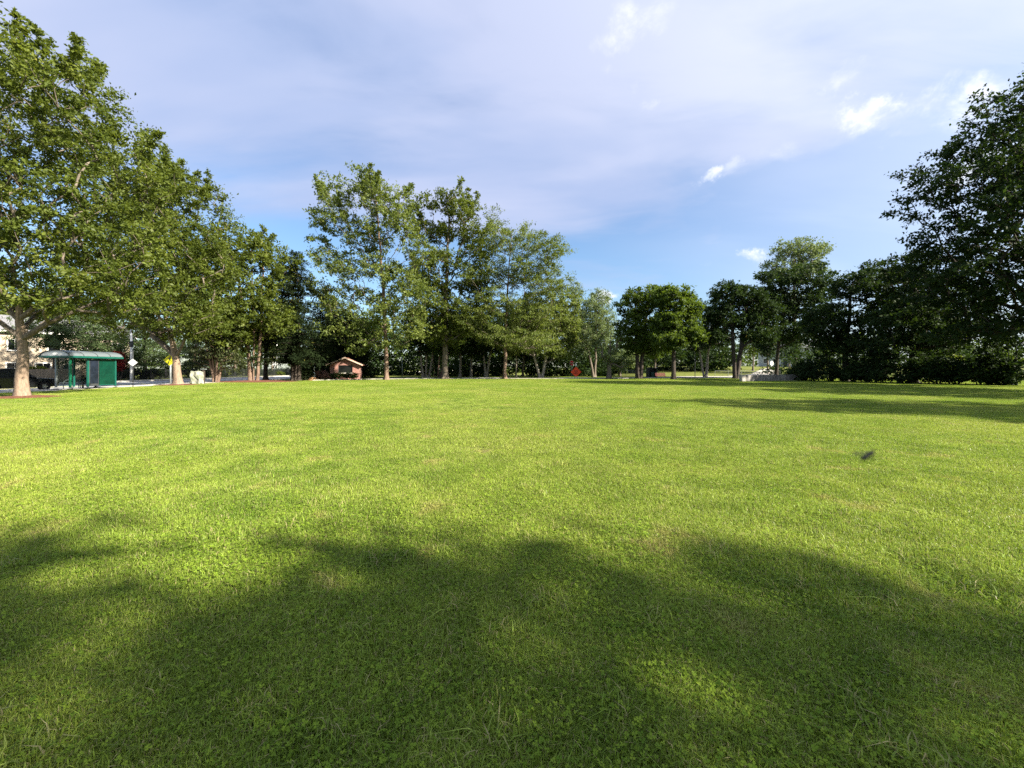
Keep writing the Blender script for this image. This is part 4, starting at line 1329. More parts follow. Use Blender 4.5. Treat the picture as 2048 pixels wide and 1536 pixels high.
    MB().box((0, 2.38, 0.44), (1.60, 0.14, 0.16), bevel=0.03).build('bumper', 'dark_steel', root)
    MB().box((0, -2.44, 0.52), (1.60, 0.12, 0.16), bevel=0.03).build('bumper', 'dark_steel', root)
    return root


make_car('parked_car', 'black parked car half hidden behind the tan forked trunk', (-35.6, 27.1, -0.10), 0, 'car_black').scale = (1, 1, 0.93)
make_car('parked_car', 'dark parked car far down the road behind the mulch bed trunks', (-46.0, 84, -0.10), math.pi, 'car_grey')
make_car('pickup_truck', 'white pickup truck glimpsed between dark bushes', (63.5, 70.5, 0.05), math.radians(75), 'car_white', True)


# ------------------------------------------------------------------ signs and posts
def post(root, h, r=0.03, material='galvanised', sq=False, z0=-0.1):
    if sq:
        return MB().box((0, 0, (h + z0) / 2), (2 * r, 2 * r, h - z0)).build('post', material, root)
    return MB().tube([(0, 0, z0), (0, 0, h)], r, 10).build('post', material, root, smooth=True)


def regular(n, r, off=0.0):
    return [(r * math.cos(2 * math.pi * k / n + off), r * math.sin(2 * math.pi * k / n + off)) for k in range(n)]


def plate(poly, th, z, yoff=0.0):
    return MB().prism(poly, th, Matrix.Translation((0, yoff, z)))


# tall pale pole with the back of a white diamond sign, across the road
p = at(262.5, 41)
p.x = -47.75 - 0.35
p.y = p.x * F / (262.5 - CX)
r_ = empty('utility_pole', (p.x, p.y, 0.02), 0, 'tall pale metal pole across the road behind the white diamond sign', 'pole')
MB().tube([(0, 0, -0.1), (0, 0, 7.6)], 0.12, 12, 0.09).build('post', 'sign_white', r_, smooth=True)
MB().tube([(0, 0, 7.4), (0.5, 0, 7.75), (1.9, 0, 7.9)], 0.05, 8).build('arm', 'sign_white', r_)
MB().box((2.1, 0, 7.9), (0.5, 0.2, 0.12), bevel=0.03).build('lamp_head', 'galvanised', r_)
MB().box((0, 0, 4.6), (0.3, 0.3, 0.75), bevel=0.02).build('control_box', 'dark_steel', r_)
r_ = empty('diamond_sign', (-31.6, -31.6 * F / (266 - CX), 0.0), math.radians(25), 'white-backed diamond sign on a thin dark post next to the bus shelter', 'sign')
post(r_, 3.05, 0.028, 'dark_steel')
plate(regular(4, 0.31), 0.012, 2.05, -0.045).build('panel', 'sign_back', r_)
# yellow pedestrian crossing sign
r_ = empty('crossing_sign', (-33.1, -33.1 * F / (341 - CX), 0.02), math.radians(12), 'yellow diamond crossing sign with a walking figure beside the tan trunk', 'sign')
post(r_, 2.55, 0.07, 'steel_grey')
pn = plate(regular(4, 0.54), 0.014, 2.35, -0.10).build('panel', 'sign_yellow', r_)
m = MB()
fig = [[(-0.07, 0.02), (0.06, 0.02), (0.09, 0.20), (0.02, 0.26), (-0.08, 0.22)], [(-0.07, 0.05), (0.02, 0.03), (-0.10, -0.28), (-0.17, -0.28)], [(0.0, 0.04), (0.07, 0.04), (0.16, -0.12), (0.12, -0.28), (0.06, -0.28), (0.09, -0.12)],
       [(0.06, 0.20), (0.08, 0.14), (0.20, 0.06), (0.22, 0.10)], [(-0.07, 0.21), (-0.02, 0.18), (-0.15, 0.02), (-0.19, 0.05)]]
for k, pg in enumerate(fig):
    m.prism(pg, 0.003, Matrix.Translation((0, -0.106 - 0.0006 * k, 2.35)))
m.prism([(0.03 + x, 0.33 + z) for x, z in regular(12, 0.062)], 0.003, Matrix.Translation((0, -0.106, 2.35)))
m.build('figure', 'sign_black', pn)
# stone block with a dark post
p = at(394, 38.5)
r_ = empty('stone_block', (p.x, p.y, 0), math.radians(8), 'rough pale stone block with a mossy face standing beside the tan trunk', 'stone')
m = MB()
m.box((0, 0, 0.62), (0.98, 0.7, 1.28), bevel=0.09)
bmesh.ops.subdivide_edges(m.bm, edges=m.bm.edges[:], cuts=2, use_grid_fill=True)
for v in m.bm.verts:
    q = v.co * 3.1
    v.co.x *= 1.0 - 0.10 * v.co.z
    v.co.y *= 1.0 - 0.12 * v.co.z
    v.co += Vector((math.sin(q.y * 2 + q.z * 3), math.sin(q.x * 3 + q.z), math.sin(q.x * 2 + q.y * 3))) * 0.06
m.build('block', 'stone_block', r_)
p = at(405, 38.9)
r_ = empty('meter_post', (p.x + 0.1, p.y, 0), 0, 'short dark post with a flat cap next to the pale stone block', 'post')
post(r_, 1.45, 0.09, 'bark_dark', True)
MB().box((0.0, 0, 1.48), (0.5, 0.22, 0.07), bevel=0.01).build('cap', 'steel_grey', r_)
# white sign and pole far down the road
p = at(549, 92)
r_ = empty('street_sign', (p.x, p.y, 0), 0, 'white square sign on a pole far down the road', 'sign')
post(r_, 3.1, 0.05)
plate([(-0.42, -0.42), (0.42, -0.42), (0.42, 0.42), (-0.42, 0.42)], 0.02, 2.7, -0.08).build('panel', 'sign_white', r_)
p = at(554, 96)
r_ = empty('utility_pole', (p.x, p.y, 0), 0, 'tall thin pale pole behind the far white square sign', 'pole')
MB().tube([(0, 0, -0.1), (0, 0, 9.0)], 0.11, 10, 0.08).build('post', 'sign_white', r_, smooth=True)
MB().tube([(0, 0, 8.7), (1.6, 0, 9.2)], 0.04, 8).build('arm', 'sign_white', r_)
# garden ornament left of the booth
p = at(628.5, 51.5)
r_ = empty('garden_ornament', (p.x, p.y, 0), 0, 'slim white garden ornament on a pedestal before the domed bush', 'ornament')
MB().lathe([(0.16, 0), (0.17, 0.08), (0.09, 0.14), (0.07, 0.5), (0.14, 0.56), (0.15, 0.62)], n=12).build('pedestal', 'sign_white', r_)
MB().lathe([(0.06, 0.62), (0.12, 0.8), (0.05, 1.05), (0.04, 1.5), (0.09, 1.62), (0.03, 1.78)], n=12).build('finial', 'sign_white', r_)

# stop sign and orange road-work diamond
p = at(1143.5, 64.2)
r_ = empty('stop_sign', (p.x, p.y, 0.0), math.radians(28), 'red octagonal stop sign on a thin post behind the orange diamond', 'sign')
post(r_, 2.9, 0.03)
pn = plate(regular(8, 0.42, math.pi / 8), 0.012, 2.46, -0.05).build('panel', 'sign_red', r_)
plate(regular(8, 0.45, math.pi / 8), 0.006, 2.46, -0.042).build('border', 'sign_white', pn)
fc = bpy.data.curves.new('lettering', 'FONT')
fc.body = 'STOP'
fc.align_x = 'CENTER'
fc.align_y = 'CENTER'
fc.size = 0.30
fc.extrude = 0.002
fo = bpy.data.objects.new('lettering', fc)
COL.objects.link(fo)
bpy.context.view_layer.update()
dg = bpy.context.evaluated_depsgraph_get()
tm = bpy.data.meshes.new_from_object(fo.evaluated_get(dg))
bpy.data.objects.remove(fo)
tm.materials.clear()
to = link('lettering', tm, 'sign_white', pn)
to.location = (0, -0.055, 2.46)
to.rotation_euler = (math.radians(90), 0, 0)

p = at(1152, 62.3)
r_ = empty('roadwork_sign', (p.x, p.y, 0.03), math.radians(-4), 'bright orange diamond road-work sign on a low stand at the lawn edge', 'sign')
pn = plate(regular(4, 0.86), 0.012, 0.96, -0.04).build('panel', 'sign_orange', r_)
m = MB()
for z, wd in ((0.22, 0.50), (0.0, 0.66), (-0.22, 0.5)):
    k = int(wd / 0.1)
    for j in range(k):
        m.box((-wd / 2 + (j + 0.5) * wd / k, -0.043, 0.96 + z), (wd / k * 0.62, 0.004, 0.13))
m.build('lettering', 'sign_black', pn)
m = MB()
m.box((0, 0.0, 1.12), (0.05, 0.05, 1.9))
m.build('mast', 'galvanised', r_)
MB().box((0, -0.02, 2.12), (0.22, 0.1, 0.40), bevel=0.02).build('beacon', 'sign_white', r_)
m = MB()
for sx_ in (-1, 1):
    m.tube([(0, 0, 0.24), (sx_ * 0.6, 0.35, 0.02)], 0.025, 8)
    m.tube([(0, 0, 0.24), (sx_ * 0.6, -0.35, 0.02)], 0.025, 8)
m.build('stand', 'galvanised', r_)

# thin grey post behind the tallest tree
p = at(804.5, 66)
r_ = empty('grey_post', (p.x, p.y, 0), 0, 'thin grey post standing on the grass right of the tallest tree', 'post')
post(r_, 3.4, 0.06, 'steel_grey')
MB().lathe([(0.10, 3.4), (0.12, 3.45), (0.02, 3.6)], n=10).build('cap', 'steel_grey', r_)

# lamp posts and signs on the right
p = at(1390, 70)
r_ = empty('lamp_post', p, 0, 'thin dark lamp post at the back of the drive', 'lamp post')
MB().tube([(0, 0, -0.1), (0, 0, 4.6)], 0.07, 10, 0.05).build('post', 'dark_steel', r_, smooth=True)
MB().lathe([(0.06, 4.6), (0.16, 4.7), (0.19, 5.05), (0.05, 5.2)], n=12).build('lantern', 'dark_steel', r_)
p = at(1543, 92)
r_ = empty('round_sign', p, math.radians(6), 'white pointed sign on a pale post on the far lawn', 'sign')
post(r_, 1.9, 0.07, 'sign_white')
plate([(-0.42, -0.30), (0.0, -0.55), (0.42, -0.30), (0.42, 0.35), (0.0, 0.62), (-0.42, 0.35)], 0.02, 1.95, -0.1).build('panel', 'sign_white', r_)
# dark notice enclosure
p = at(1303, 68)
r_ = empty('bin_enclosure', p, 0, 'dark open-fronted bin enclosure behind the red bench', 'enclosure')
m = MB()
for x in (-0.75, 0.75):
    m.box((x, 0, 0.8), (0.12, 0.9, 1.6))
m.box((0, 0.42, 0.8), (1.376, 0.06, 1.596))
m.build('wall', 'dark_steel', r_)
MB().box((0, 0, 1.65), (1.75, 1.05, 0.09), bevel=0.02).build('roof', 'dark_steel', r_)
MB().box((0.1, -0.05, 0.46), (0.62, 0.55, 0.92), bevel=0.05).build('bin', 'plastic_green', r_)
p = at(1297.5, 67)
r_ = empty('dark_post', p, 0, 'single dark post left of the bin enclosure', 'post')
post(r_, 1.75, 0.09, 'dark_steel', True)
MB().box((0, 0, 1.78), (0.26, 0.26, 0.06)).build('cap', 'dark_steel', r_)
p = at(1313, 69)
r_ = empty('white_post', p, 0, 'slim white post right of the bin enclosure', 'post')
post(r_, 1.65, 0.07, 'sign_white')
MB().lathe([(0.09, 1.65), (0.09, 1.7), (0.02, 1.78)], n=10).build('cap', 'sign_white', r_)

# red bench
p = at(1322, 56.5)
r_ = empty('bench', p, math.radians(3), 'darkened red slatted bench in the shade between two dark trunks', 'bench')
for k in range(4):
    MB().box((0, 0.22 + 0.02 * k, 0.50 + 0.115 * k), (1.5, 0.035, 0.095), bevel=0.008).build('back_slat', 'bench_red', r_)
for k in range(4):
    MB().box((0, -0.2 + 0.105 * k, 0.44), (1.5, 0.09, 0.035), bevel=0.008).build('seat_slat', 'bench_red', r_)
for sx_ in (-0.62, 0.62):
    MB().box((sx_, -0.17, 0.21), (0.06, 0.06, 0.42)).build('leg', 'dark_steel', r_)
    MB().box((sx_, 0.275, 0.44), (0.06, 0.05, 0.88)).build('leg', 'dark_steel', r_)

# wheel stops along the drive
ws = MB()
ws.prism([(-0.09, 0.0), (0.09, 0.0), (0.06, 0.13), (-0.06, 0.13)], 1.8, Matrix.Translation((0, -0.9, 0)))
wo = ws.build('wheel_stop', 'concrete')
WS_LAB = {824: 'pale wheel stop on the drive between the tallest tree and the rusty leaning trunks', 856: 'pale wheel stop on the drive in front of the pale leaning trunks',
          935: 'pale wheel stop on the drive just right of the tall grey trunk', 963: 'pale wheel stop on the drive before the white low-forked tree',
          985: 'pale wheel stop left of the short brown trunk, one of a close pair', 1000: 'pale wheel stop touching the short brown trunk of the feathery tree',
          1128: 'pale wheel stop on the drive, farthest from the orange sign of its three neighbours', 1141: 'pale wheel stop on the drive directly below the stop sign', 1163: 'pale wheel stop just right of the orange sign stand',
          1251: 'lone pale wheel stop between the broken tree and the leaning double trunk', 1336: 'pale wheel stop just right of the red bench', 1366: 'pale wheel stop behind the single dark trunk of the sunlit maple',
          1393: 'pale wheel stop in front of the thin dark lamp post'}
first = True
for (px, D, grp) in ((824, 58.8, 0), (856, 58.8, 0), (935, 59.2, 0), (963, 59.2, 0), (985, 59.3, 0), (1000, 59.3, 0), (1128, 60.3, 1), (1141, 60.6, 1), (1163, 60.9, 1),
                     (1251, 62.6, 2), (1336, 64.0, 3), (1366, 64.3, 3), (1393, 64.5, 3)):
    o = wo if first else wo.copy()
    if not first:
        COL.objects.link(o)
    first = False
    p = at(px, D)
    o.location = (p.x, p.y, 0.034)
    o.rotation_euler = (0, 0, math.radians(90 + random.uniform(-3, 3)))
    tag(o, WS_LAB[px], 'wheel stop', 'wheel stops along the drive')

# concrete retaining wall on the right
p0, p1 = at(1489, 45.8), at(1600, 48.5)
ang = math.atan2(p1.y - p0.y, p1.x - p0.x)
L = math.hypot(p1.x - p0.x, p1.y - p0.y)
r_ = empty('retaining_wall', (p0.x, p0.y, 0), ang, 'stained grey concrete retaining wall with a pale splayed end beside the vase-shaped tree', 'wall')
for k in range(4):
    MB().box((L * (k + 0.5) / 4, 0, 0.36), (L / 4 - 0.015, 0.3, 0.84), bevel=0.012).build('panel', 'concrete_dark', r_)
MB().prism([(-0.5, -0.06), (-0.012, -0.06), (-0.012, 0.80), (-0.75, 0.86)], 0.34, Matrix.Translation((0, -0.17, 0))).build('end_block', 'concrete', r_)


# chain-link fences
def rail_fence(name, label, a_, b_, h, step, material='wire', cat='fence'):
    a_, b_ = Vector(a_), Vector(b_)
    d_ = b_ - a_
    L_ = d_.length
    root = empty(name, a_, math.atan2(d_.y, d_.x), label, cat)
    n_ = max(1, int(L_ / step))
    for k in range(n_ + 1):
        MB().tube([(L_ * k / n_, 0, -0.1), (L_ * k / n_, 0, h)], 0.035, 8).build('post', material, root)
    MB().tube([(0, 0, h - 0.04), (L_, 0, h - 0.04)], 0.022, 6).build('top_rail', material, root)
    m_ = MB()
    q = 0.22
    x = -h
    while x < L_:
        for s in (1, -1):
            x0_, z0_, x1_, z1_ = (x, 0.04, x + h, h - 0.05) if s > 0 else (x, h - 0.05, x + h, 0.04)
            if x0_ >= 0 and x1_ <= L_:
                m_.tube([(x0_, 0.004 * s, z0_), (x1_, 0.004 * s, z1_)], 0.006, 3)
        x += q
    o_ = m_.build('wire_mesh', material, root)
    o_['kind'] = 'stuff'
    return root


a, b = at(1430, 72), at(1560, 73)
rail_fence('chain_link_fence', 'low chain-link fence between the drive and the far lawn', (a.x, 72, 0.05), (b.x, 73, 0.1), 1.1, 2.4)
a, b = at(1243, 72), at(1298, 72)
rail_fence('chain_link_fence', 'short chain-link fence left of the bin enclosure', (a.x, 72, 0.0), (b.x, 72, 0.0), 1.25, 1.9)


# iron fence and wooden fence across the road
def picket_fence(name, label, x, y0, y1, h, panel, material, wood=False):
    root = empty(name, (x, y0, 0), 0, label, 'fence')
    n_ = int((y1 - y0) / panel)
    for k in range(n_ + 1):
        MB().box((0, k * panel, h / 2), (0.11, 0.11, h + 0.12)).build('post', material, root)
    me_ = None
    for k in range(n_):
        if me_ is None:
            m_ = MB()
            if wood:
                c_ = int(panel / 0.145)
                for j in range(c_):
                    m_.box((0.06, (j + 0.5) * panel / c_, h / 2 + 0.02 * (j % 3)), (0.022, panel / c_ - 0.006, h - 0.06))
            else:
                c_ = int(panel / 0.11)
                for j in range(1, c_):
                    m_.box((0, j * panel / c_, h / 2), (0.02, 0.022, h - 0.1))
            for z in (0.22, h - 0.22):
                m_.box((0.02 if wood else 0.0, panel / 2, z), (0.045 if wood else 0.034, panel - 0.12, 0.05))
            o_ = m_.build('panel', material, root)
            me_ = o_.data
        else:
            o_ = link('panel', me_, None, root)
        o_.location = (0, k * panel, 0)
    return root


picket_fence('iron_fence', 'long black iron picket fence across the road', -52.0, 48.2, 92, 1.5, 2.4, 'iron_fence')
picket_fence('wooden_fence', 'weathered wooden board fence behind the open side of the bus shelter', -51.6, 40.5, 48, 1.5, 2.4, 'wood_fence', True)


rngh = np.random.default_rng(9)
hl = [(-53.6 + rngh.uniform(-0.2, 0.2), y, rngh.uniform(0.5, 0.9), 0.8, 1.6, rngh.uniform(0.6, 1.0)) for y in np.arange(47, 95, 1.8)]
rr_ = leaf_mass('hedge', 'long dark hedge growing behind the black iron fence', hl, 620, 60, 0.2, 0.5, 'leaf_deep', 54, 'hedge')
del rr_['kind']


# ------------------------------------------------------------------ houses
def house(name, label, loc, rz, W_, D_, H_, wallm, roofm, storeys, wins, ridge=2.4):
    """front wall faces local +X; W_ along local Y, D_ along local X"""
    root = empty(name, loc, rz, label, 'house')
    MB().box((0, 0, H_ / 2 - 0.1), (D_, W_, H_ + 0.2)).build('wall', wallm, root)
    m_ = MB()
    hw, hd = D_ / 2 + 0.5, W_ / 2 + 0.4
    m_.prism([(-hw, -0.12), (hw, -0.12), (hw, 0.04), (0, ridge), (-hw, 0.04)], 2 * hd, Matrix.Translation((0, -hd, H_ + 0.13)))
    rf = m_.build('roof', roofm, root)
    MB().box((-0.6, W_ * 0.22, H_ + ridge * 0.95), (0.7, 0.9, 1.6)).build('chimney', 'brick', rf)
    MB().box((hw + 0.04, 0, H_ + 0.09), (0.06, 2 * hd, 0.2)).build('fascia', 'trim_white', rf)
    for (y, z, ww, hh) in wins:
        f_ = MB().box((D_ / 2 + 0.02, y, z), (0.07, ww + 0.2, hh + 0.2), bevel=0.01).build('window', 'trim_white', root)
        for s in (-1, 1):
            MB().box((D_ / 2 + 0.062, y + s * ww / 4, z), (0.03, ww / 2 - 0.05, hh)).build('pane', 'glass_dark', f_)
        MB().box((D_ / 2 + 0.06, y, z - hh / 2 - 0.13), (0.16, ww + 0.3, 0.06)).build('sill', 'trim_white', f_)
    dr = MB().box((D_ / 2 + 0.02, -0.2, 1.05), (0.08, 1.1, 2.1), bevel=0.01).build('door', 'dark_steel', root)
    MB().lathe([(0.03, -0.03), (0.045, 0), (0.03, 0.03)], (D_ / 2 + 0.1, 0.22, 1.0), 8).build('handle', 'alloy', dr)
    return root


wn = [(-5, 1.6, 1.3, 1.3), (-2.6, 1.6, 1.3, 1.3), (3.2, 1.6, 1.6, 1.3), (-5, 4.6, 1.1, 1.3), (-1.6, 4.6, 1.1, 1.3), (1.6, 4.6, 1.1, 1.3), (4.8, 4.6, 1.1, 1.3)]
house('house', 'beige two-storey house with a grey roof across the road behind the shelter', (-66, 56, 0), math.radians(-25), 13, 9, 6.2, 'siding', 'roof_grey', 2, wn)
house('house', 'low red brick house with a grey roof across the road behind the black car', (-62, 36, 0), math.radians(-15), 12, 8, 3.4, 'brick', 'roof_grey', 1, wn[:3])
house('house', 'far pale grey house above the far lawn behind the white sign', (84, 118, 2.2), math.radians(-125), 14, 9, 5.4, 'siding_grey', 'roof_grey', 2, wn)
house('house', 'shaded house with pale window frames hidden behind the thicket', (88, 58, 0), math.radians(-150), 12, 9, 5.2, 'siding', 'roof_grey', 2, wn)


# ------------------------------------------------------------------ brick booth
def booth():
    D = 56.0
    cxp = at(690, D)
    root = empty('brick_booth', (cxp.x, D, 0), math.radians(17), 'small red brick booth with a gabled roof and a big front window', 'booth')
    hw = 2.02
    dep = 3.6
    eave = 2.12
    ridge = 3.02
    th = 0.24
    wx0, wx1, wz0, wz1 = -0.92, 1.02, 0.92, 2.02

    def boxx(m_, x0, x1, y0, y1, z0, z1):
        m_.box(((x0 + x1) / 2, (y0 + y1) / 2, (z0 + z1) / 2), (x1 - x0, y1 - y0, z1 - z0))
    m = MB()
    for ya in (0, dep - th):
        boxx(m, -hw, wx0, ya, ya + th, -0.1, eave)
        boxx(m, wx1, hw, ya, ya + th, -0.1, eave)
        boxx(m, wx0, wx1, ya, ya + th, -0.1, wz0)
        boxx(m, wx0, wx1, ya, ya + th, wz1, eave)
        m.prism([(-hw, eave), (hw, eave), (0, ridge)], th, Matrix.Translation((0, ya, 0)))
    boxx(m, -hw, -hw + th, th, dep - th, -0.1, eave)
    boxx(m, hw - th, hw, th, dep - th, -0.1, eave)
    m.build('wall', 'brick', root)
    # roof: two slopes
    ov = 0.45
    sl = math.atan2(ridge - eave, hw)
    Ls = (hw + ov) / math.cos(sl)
    rf = empty('roof', (0, 0, 0))
    rf.parent = root
    for s in (-1, 1):
        cx_ = s * (hw + ov) / 2
        cz_ = ridge + 0.05 - (hw + ov) / 2 * math.tan(sl)
        MB().box((cx_, dep / 2, cz_ + 0.07), (Ls, dep + 0.9, 0.09), ry=s * sl).build('slope', 'roof_terracotta', rf)
        MB().box((cx_, -0.47, cz_ + 0.05), (Ls, 0.05, 0.17), ry=s * sl).build('fascia', 'fascia', rf)
        MB().box((cx_, dep + 0.47, cz_ + 0.05), (Ls, 0.05, 0.17), ry=s * sl).build('fascia', 'fascia', rf)
    MB().box((0, dep / 2, ridge + 0.14), (0.3, dep + 0.86, 0.07), bevel=0.02).build('ridge_cap', 'roof_terracotta', rf)
    wnd = empty('window', (0, 0, 0))
    wnd.parent = root
    m = MB()
    for x in (wx0 + 0.04, wx1 - 0.04):
        m.box((x, th * 0.6, (wz0 + wz1) / 2), (0.075, 0.08, wz1 - wz0))
    for z in (wz0 + 0.04, wz1 - 0.04):
        m.box(((wx0 + wx1) / 2, th * 0.6, z), (wx1 - wx0 - 0.16, 0.078, 0.075))
    m.build('frame', 'dark_steel', wnd)
    MB().box(((wx0 + wx1) / 2, th * 0.6, (wz0 + wz1) / 2), (wx1 - wx0 - 0.16, 0.014, wz1 - wz0 - 0.16)).build('pane', 'window_dark', wnd)
    MB().box(((wx0 + wx1) / 2, -0.05, wz0 - 0.05), (wx1 - wx0 + 0.24, 0.22, 0.1), bevel=0.01).build('sill', 'concrete', wnd)
    MB().box(((wx0 + wx1) / 2, dep - th * 0.6, (wz0 + wz1) / 2), (wx1 - wx0 - 0.02, 0.014, wz1 - wz0 - 0.02)).build('pane', 'glass_dark', wnd)


booth()


# ------------------------------------------------------------------ flying insect over the lawn
pd = Vector(((1735 - CX) / F, 1.0, (HY - 911) / F)) * 0.26
fly = empty('flying_insect', Vector((0, 0, EYE)) + pd, 0, 'small dark insect flying above the sunlit lawn', 'insect')
fly.scale = (0.62, 0.62, 0.62)
M = Matrix.Rotation(math.radians(-36), 4, 'Y')
m = MB()
prof = [(0.0004, -0.0085), (0.0018, -0.0078), (0.0028, -0.005), (0.0026, -0.002), (0.0019, -0.0002), (0.0027, 0.0015), (0.0027, 0.0038), (0.0014, 0.0052), (0.0020, 0.0064), (0.0018, 0.0078), (0.0005, 0.0086)]
m.lathe(prof, n=12)
bmesh.ops.rotate(m.bm, verts=m.bm.verts[:], matrix=Matrix.Rotation(math.radians(90), 3, 'Y'))
bmesh.ops.transform(m.bm, matrix=M, verts=m.bm.verts[:])
m.build('body', 'fly_body', fly, smooth=True)
for s in (-1, 1):
    m = MB()
    wp = [(0.002, 0.0), (0.001, 0.004), (-0.004, 0.009), (-0.0075, 0.0095), (-0.009, 0.007), (-0.007, 0.003)]
    a = [m.bm.verts.new(M @ Vector((x, s * y, 0.0028 + 0.25 * y))) for x, y in wp]
    b = [m.bm.verts.new(M @ Vector((x, s * y, 0.0031 + 0.25 * y))) for x, y in wp]
    m.bm.faces.new(a)
    m.bm.faces.new(b[::-1])
    for k in range(6):
        m.bm.faces.new((a[k], a[(k + 1) % 6], b[(k + 1) % 6], b[k]))
    m.build('wing', 'membrane', fly)
for s in (-1, 1):
    for x in (0.0035, 0.001, -0.0015):
        m = MB()
        m.tube([M @ Vector((x, s * 0.002, -0.001)), M @ Vector((x - 0.001, s * 0.0045, -0.002)), M @ Vector((x - 0.002, s * 0.005, -0.0055))], 0.0003, 5)
        m.build('leg', 'fly_body', fly)


# ------------------------------------------------------------------ the lawn's grass
def blades(rng, n, half, hmin, hmax, wmin, wmax, lean):
    P = np.stack([rng.uniform(-half, half, n), rng.uniform(-half, half, n), np.zeros(n) - 0.005], -1)
    a = rng.uniform(0, 2 * math.pi, n)
    t = rng.uniform(0, 2 * math.pi, n)
    h = rng.uniform(hmin, hmax, n)
    wdt = rng.uniform(wmin, wmax, n) * 0.5
    ln = np.abs(rng.normal(0, lean, n)) * h
    L = np.stack([np.cos(a), np.sin(a), np.zeros(n)], -1)
    B = np.stack([np.cos(t), np.sin(t), np.zeros(n)], -1)
    up = np.array([0, 0, 1.0])
    mid = P + up * (h * 0.58)[:, None] + L * (ln * 0.35)[:, None]
    tip = P + up * np.maximum(h * (1 - 0.45 * np.minimum(1, ln / h)), 0.01)[:, None] + L * ln[:, None]
    V = np.stack([P - B * wdt[:, None], P + B * wdt[:, None], mid + B * (wdt * 0.8)[:, None], mid - B * (wdt * 0.8)[:, None], tip], 1).reshape(-1, 3)
    k = np.arange(n)[:, None] * 5
    tri = np.concatenate([k + [[0, 1, 2]], k + [[0, 2, 3]], k + [[3, 2, 4]]])
    r = np.repeat(rng.uniform(0, 1, n), 5)
    return V, tri, r


def clover_leaves(rng, n, half):
    P = np.stack([rng.uniform(-half, half, n), rng.uniform(-half, half, n), rng.uniform(0.022, 0.055, n)], -1)
    Vs, Fs, Rs = [], [], []
    a0 = rng.uniform(0, 6.28, n)
    tilt = rng.normal(0, 0.30, (n, 2))
    s = rng.uniform(0.006, 0.011, n)
    o_ = 0
    rr = rng.uniform(0, 1, n)
    for j in range(3):
        a = a0 + j * 2.094
        A = np.stack([np.cos(a), np.sin(a), tilt[:, 0] * np.cos(a) + tilt[:, 1] * np.sin(a) + 0.15], -1)
        B = np.stack([-np.sin(a), np.cos(a), -tilt[:, 0] * np.sin(a) + tilt[:, 1] * np.cos(a)], -1)
        v = np.stack([P, P + A * (s * 0.75)[:, None] + B * (s * 0.62)[:, None], P + A * (s * 1.25)[:, None], P + A * (s * 0.75)[:, None] - B * (s * 0.62)[:, None]], 1).reshape(-1, 3)
        k = np.arange(n)[:, None] * 4
        Vs.append(v)
        Fs.append(np.concatenate([k + [[0, 1, 2]], k + [[0, 2, 3]]]) + o_)
        Rs.append(np.repeat(rr, 4))
        o_ += len(v)
    return np.concatenate(Vs), np.concatenate(Fs), np.concatenate(Rs)


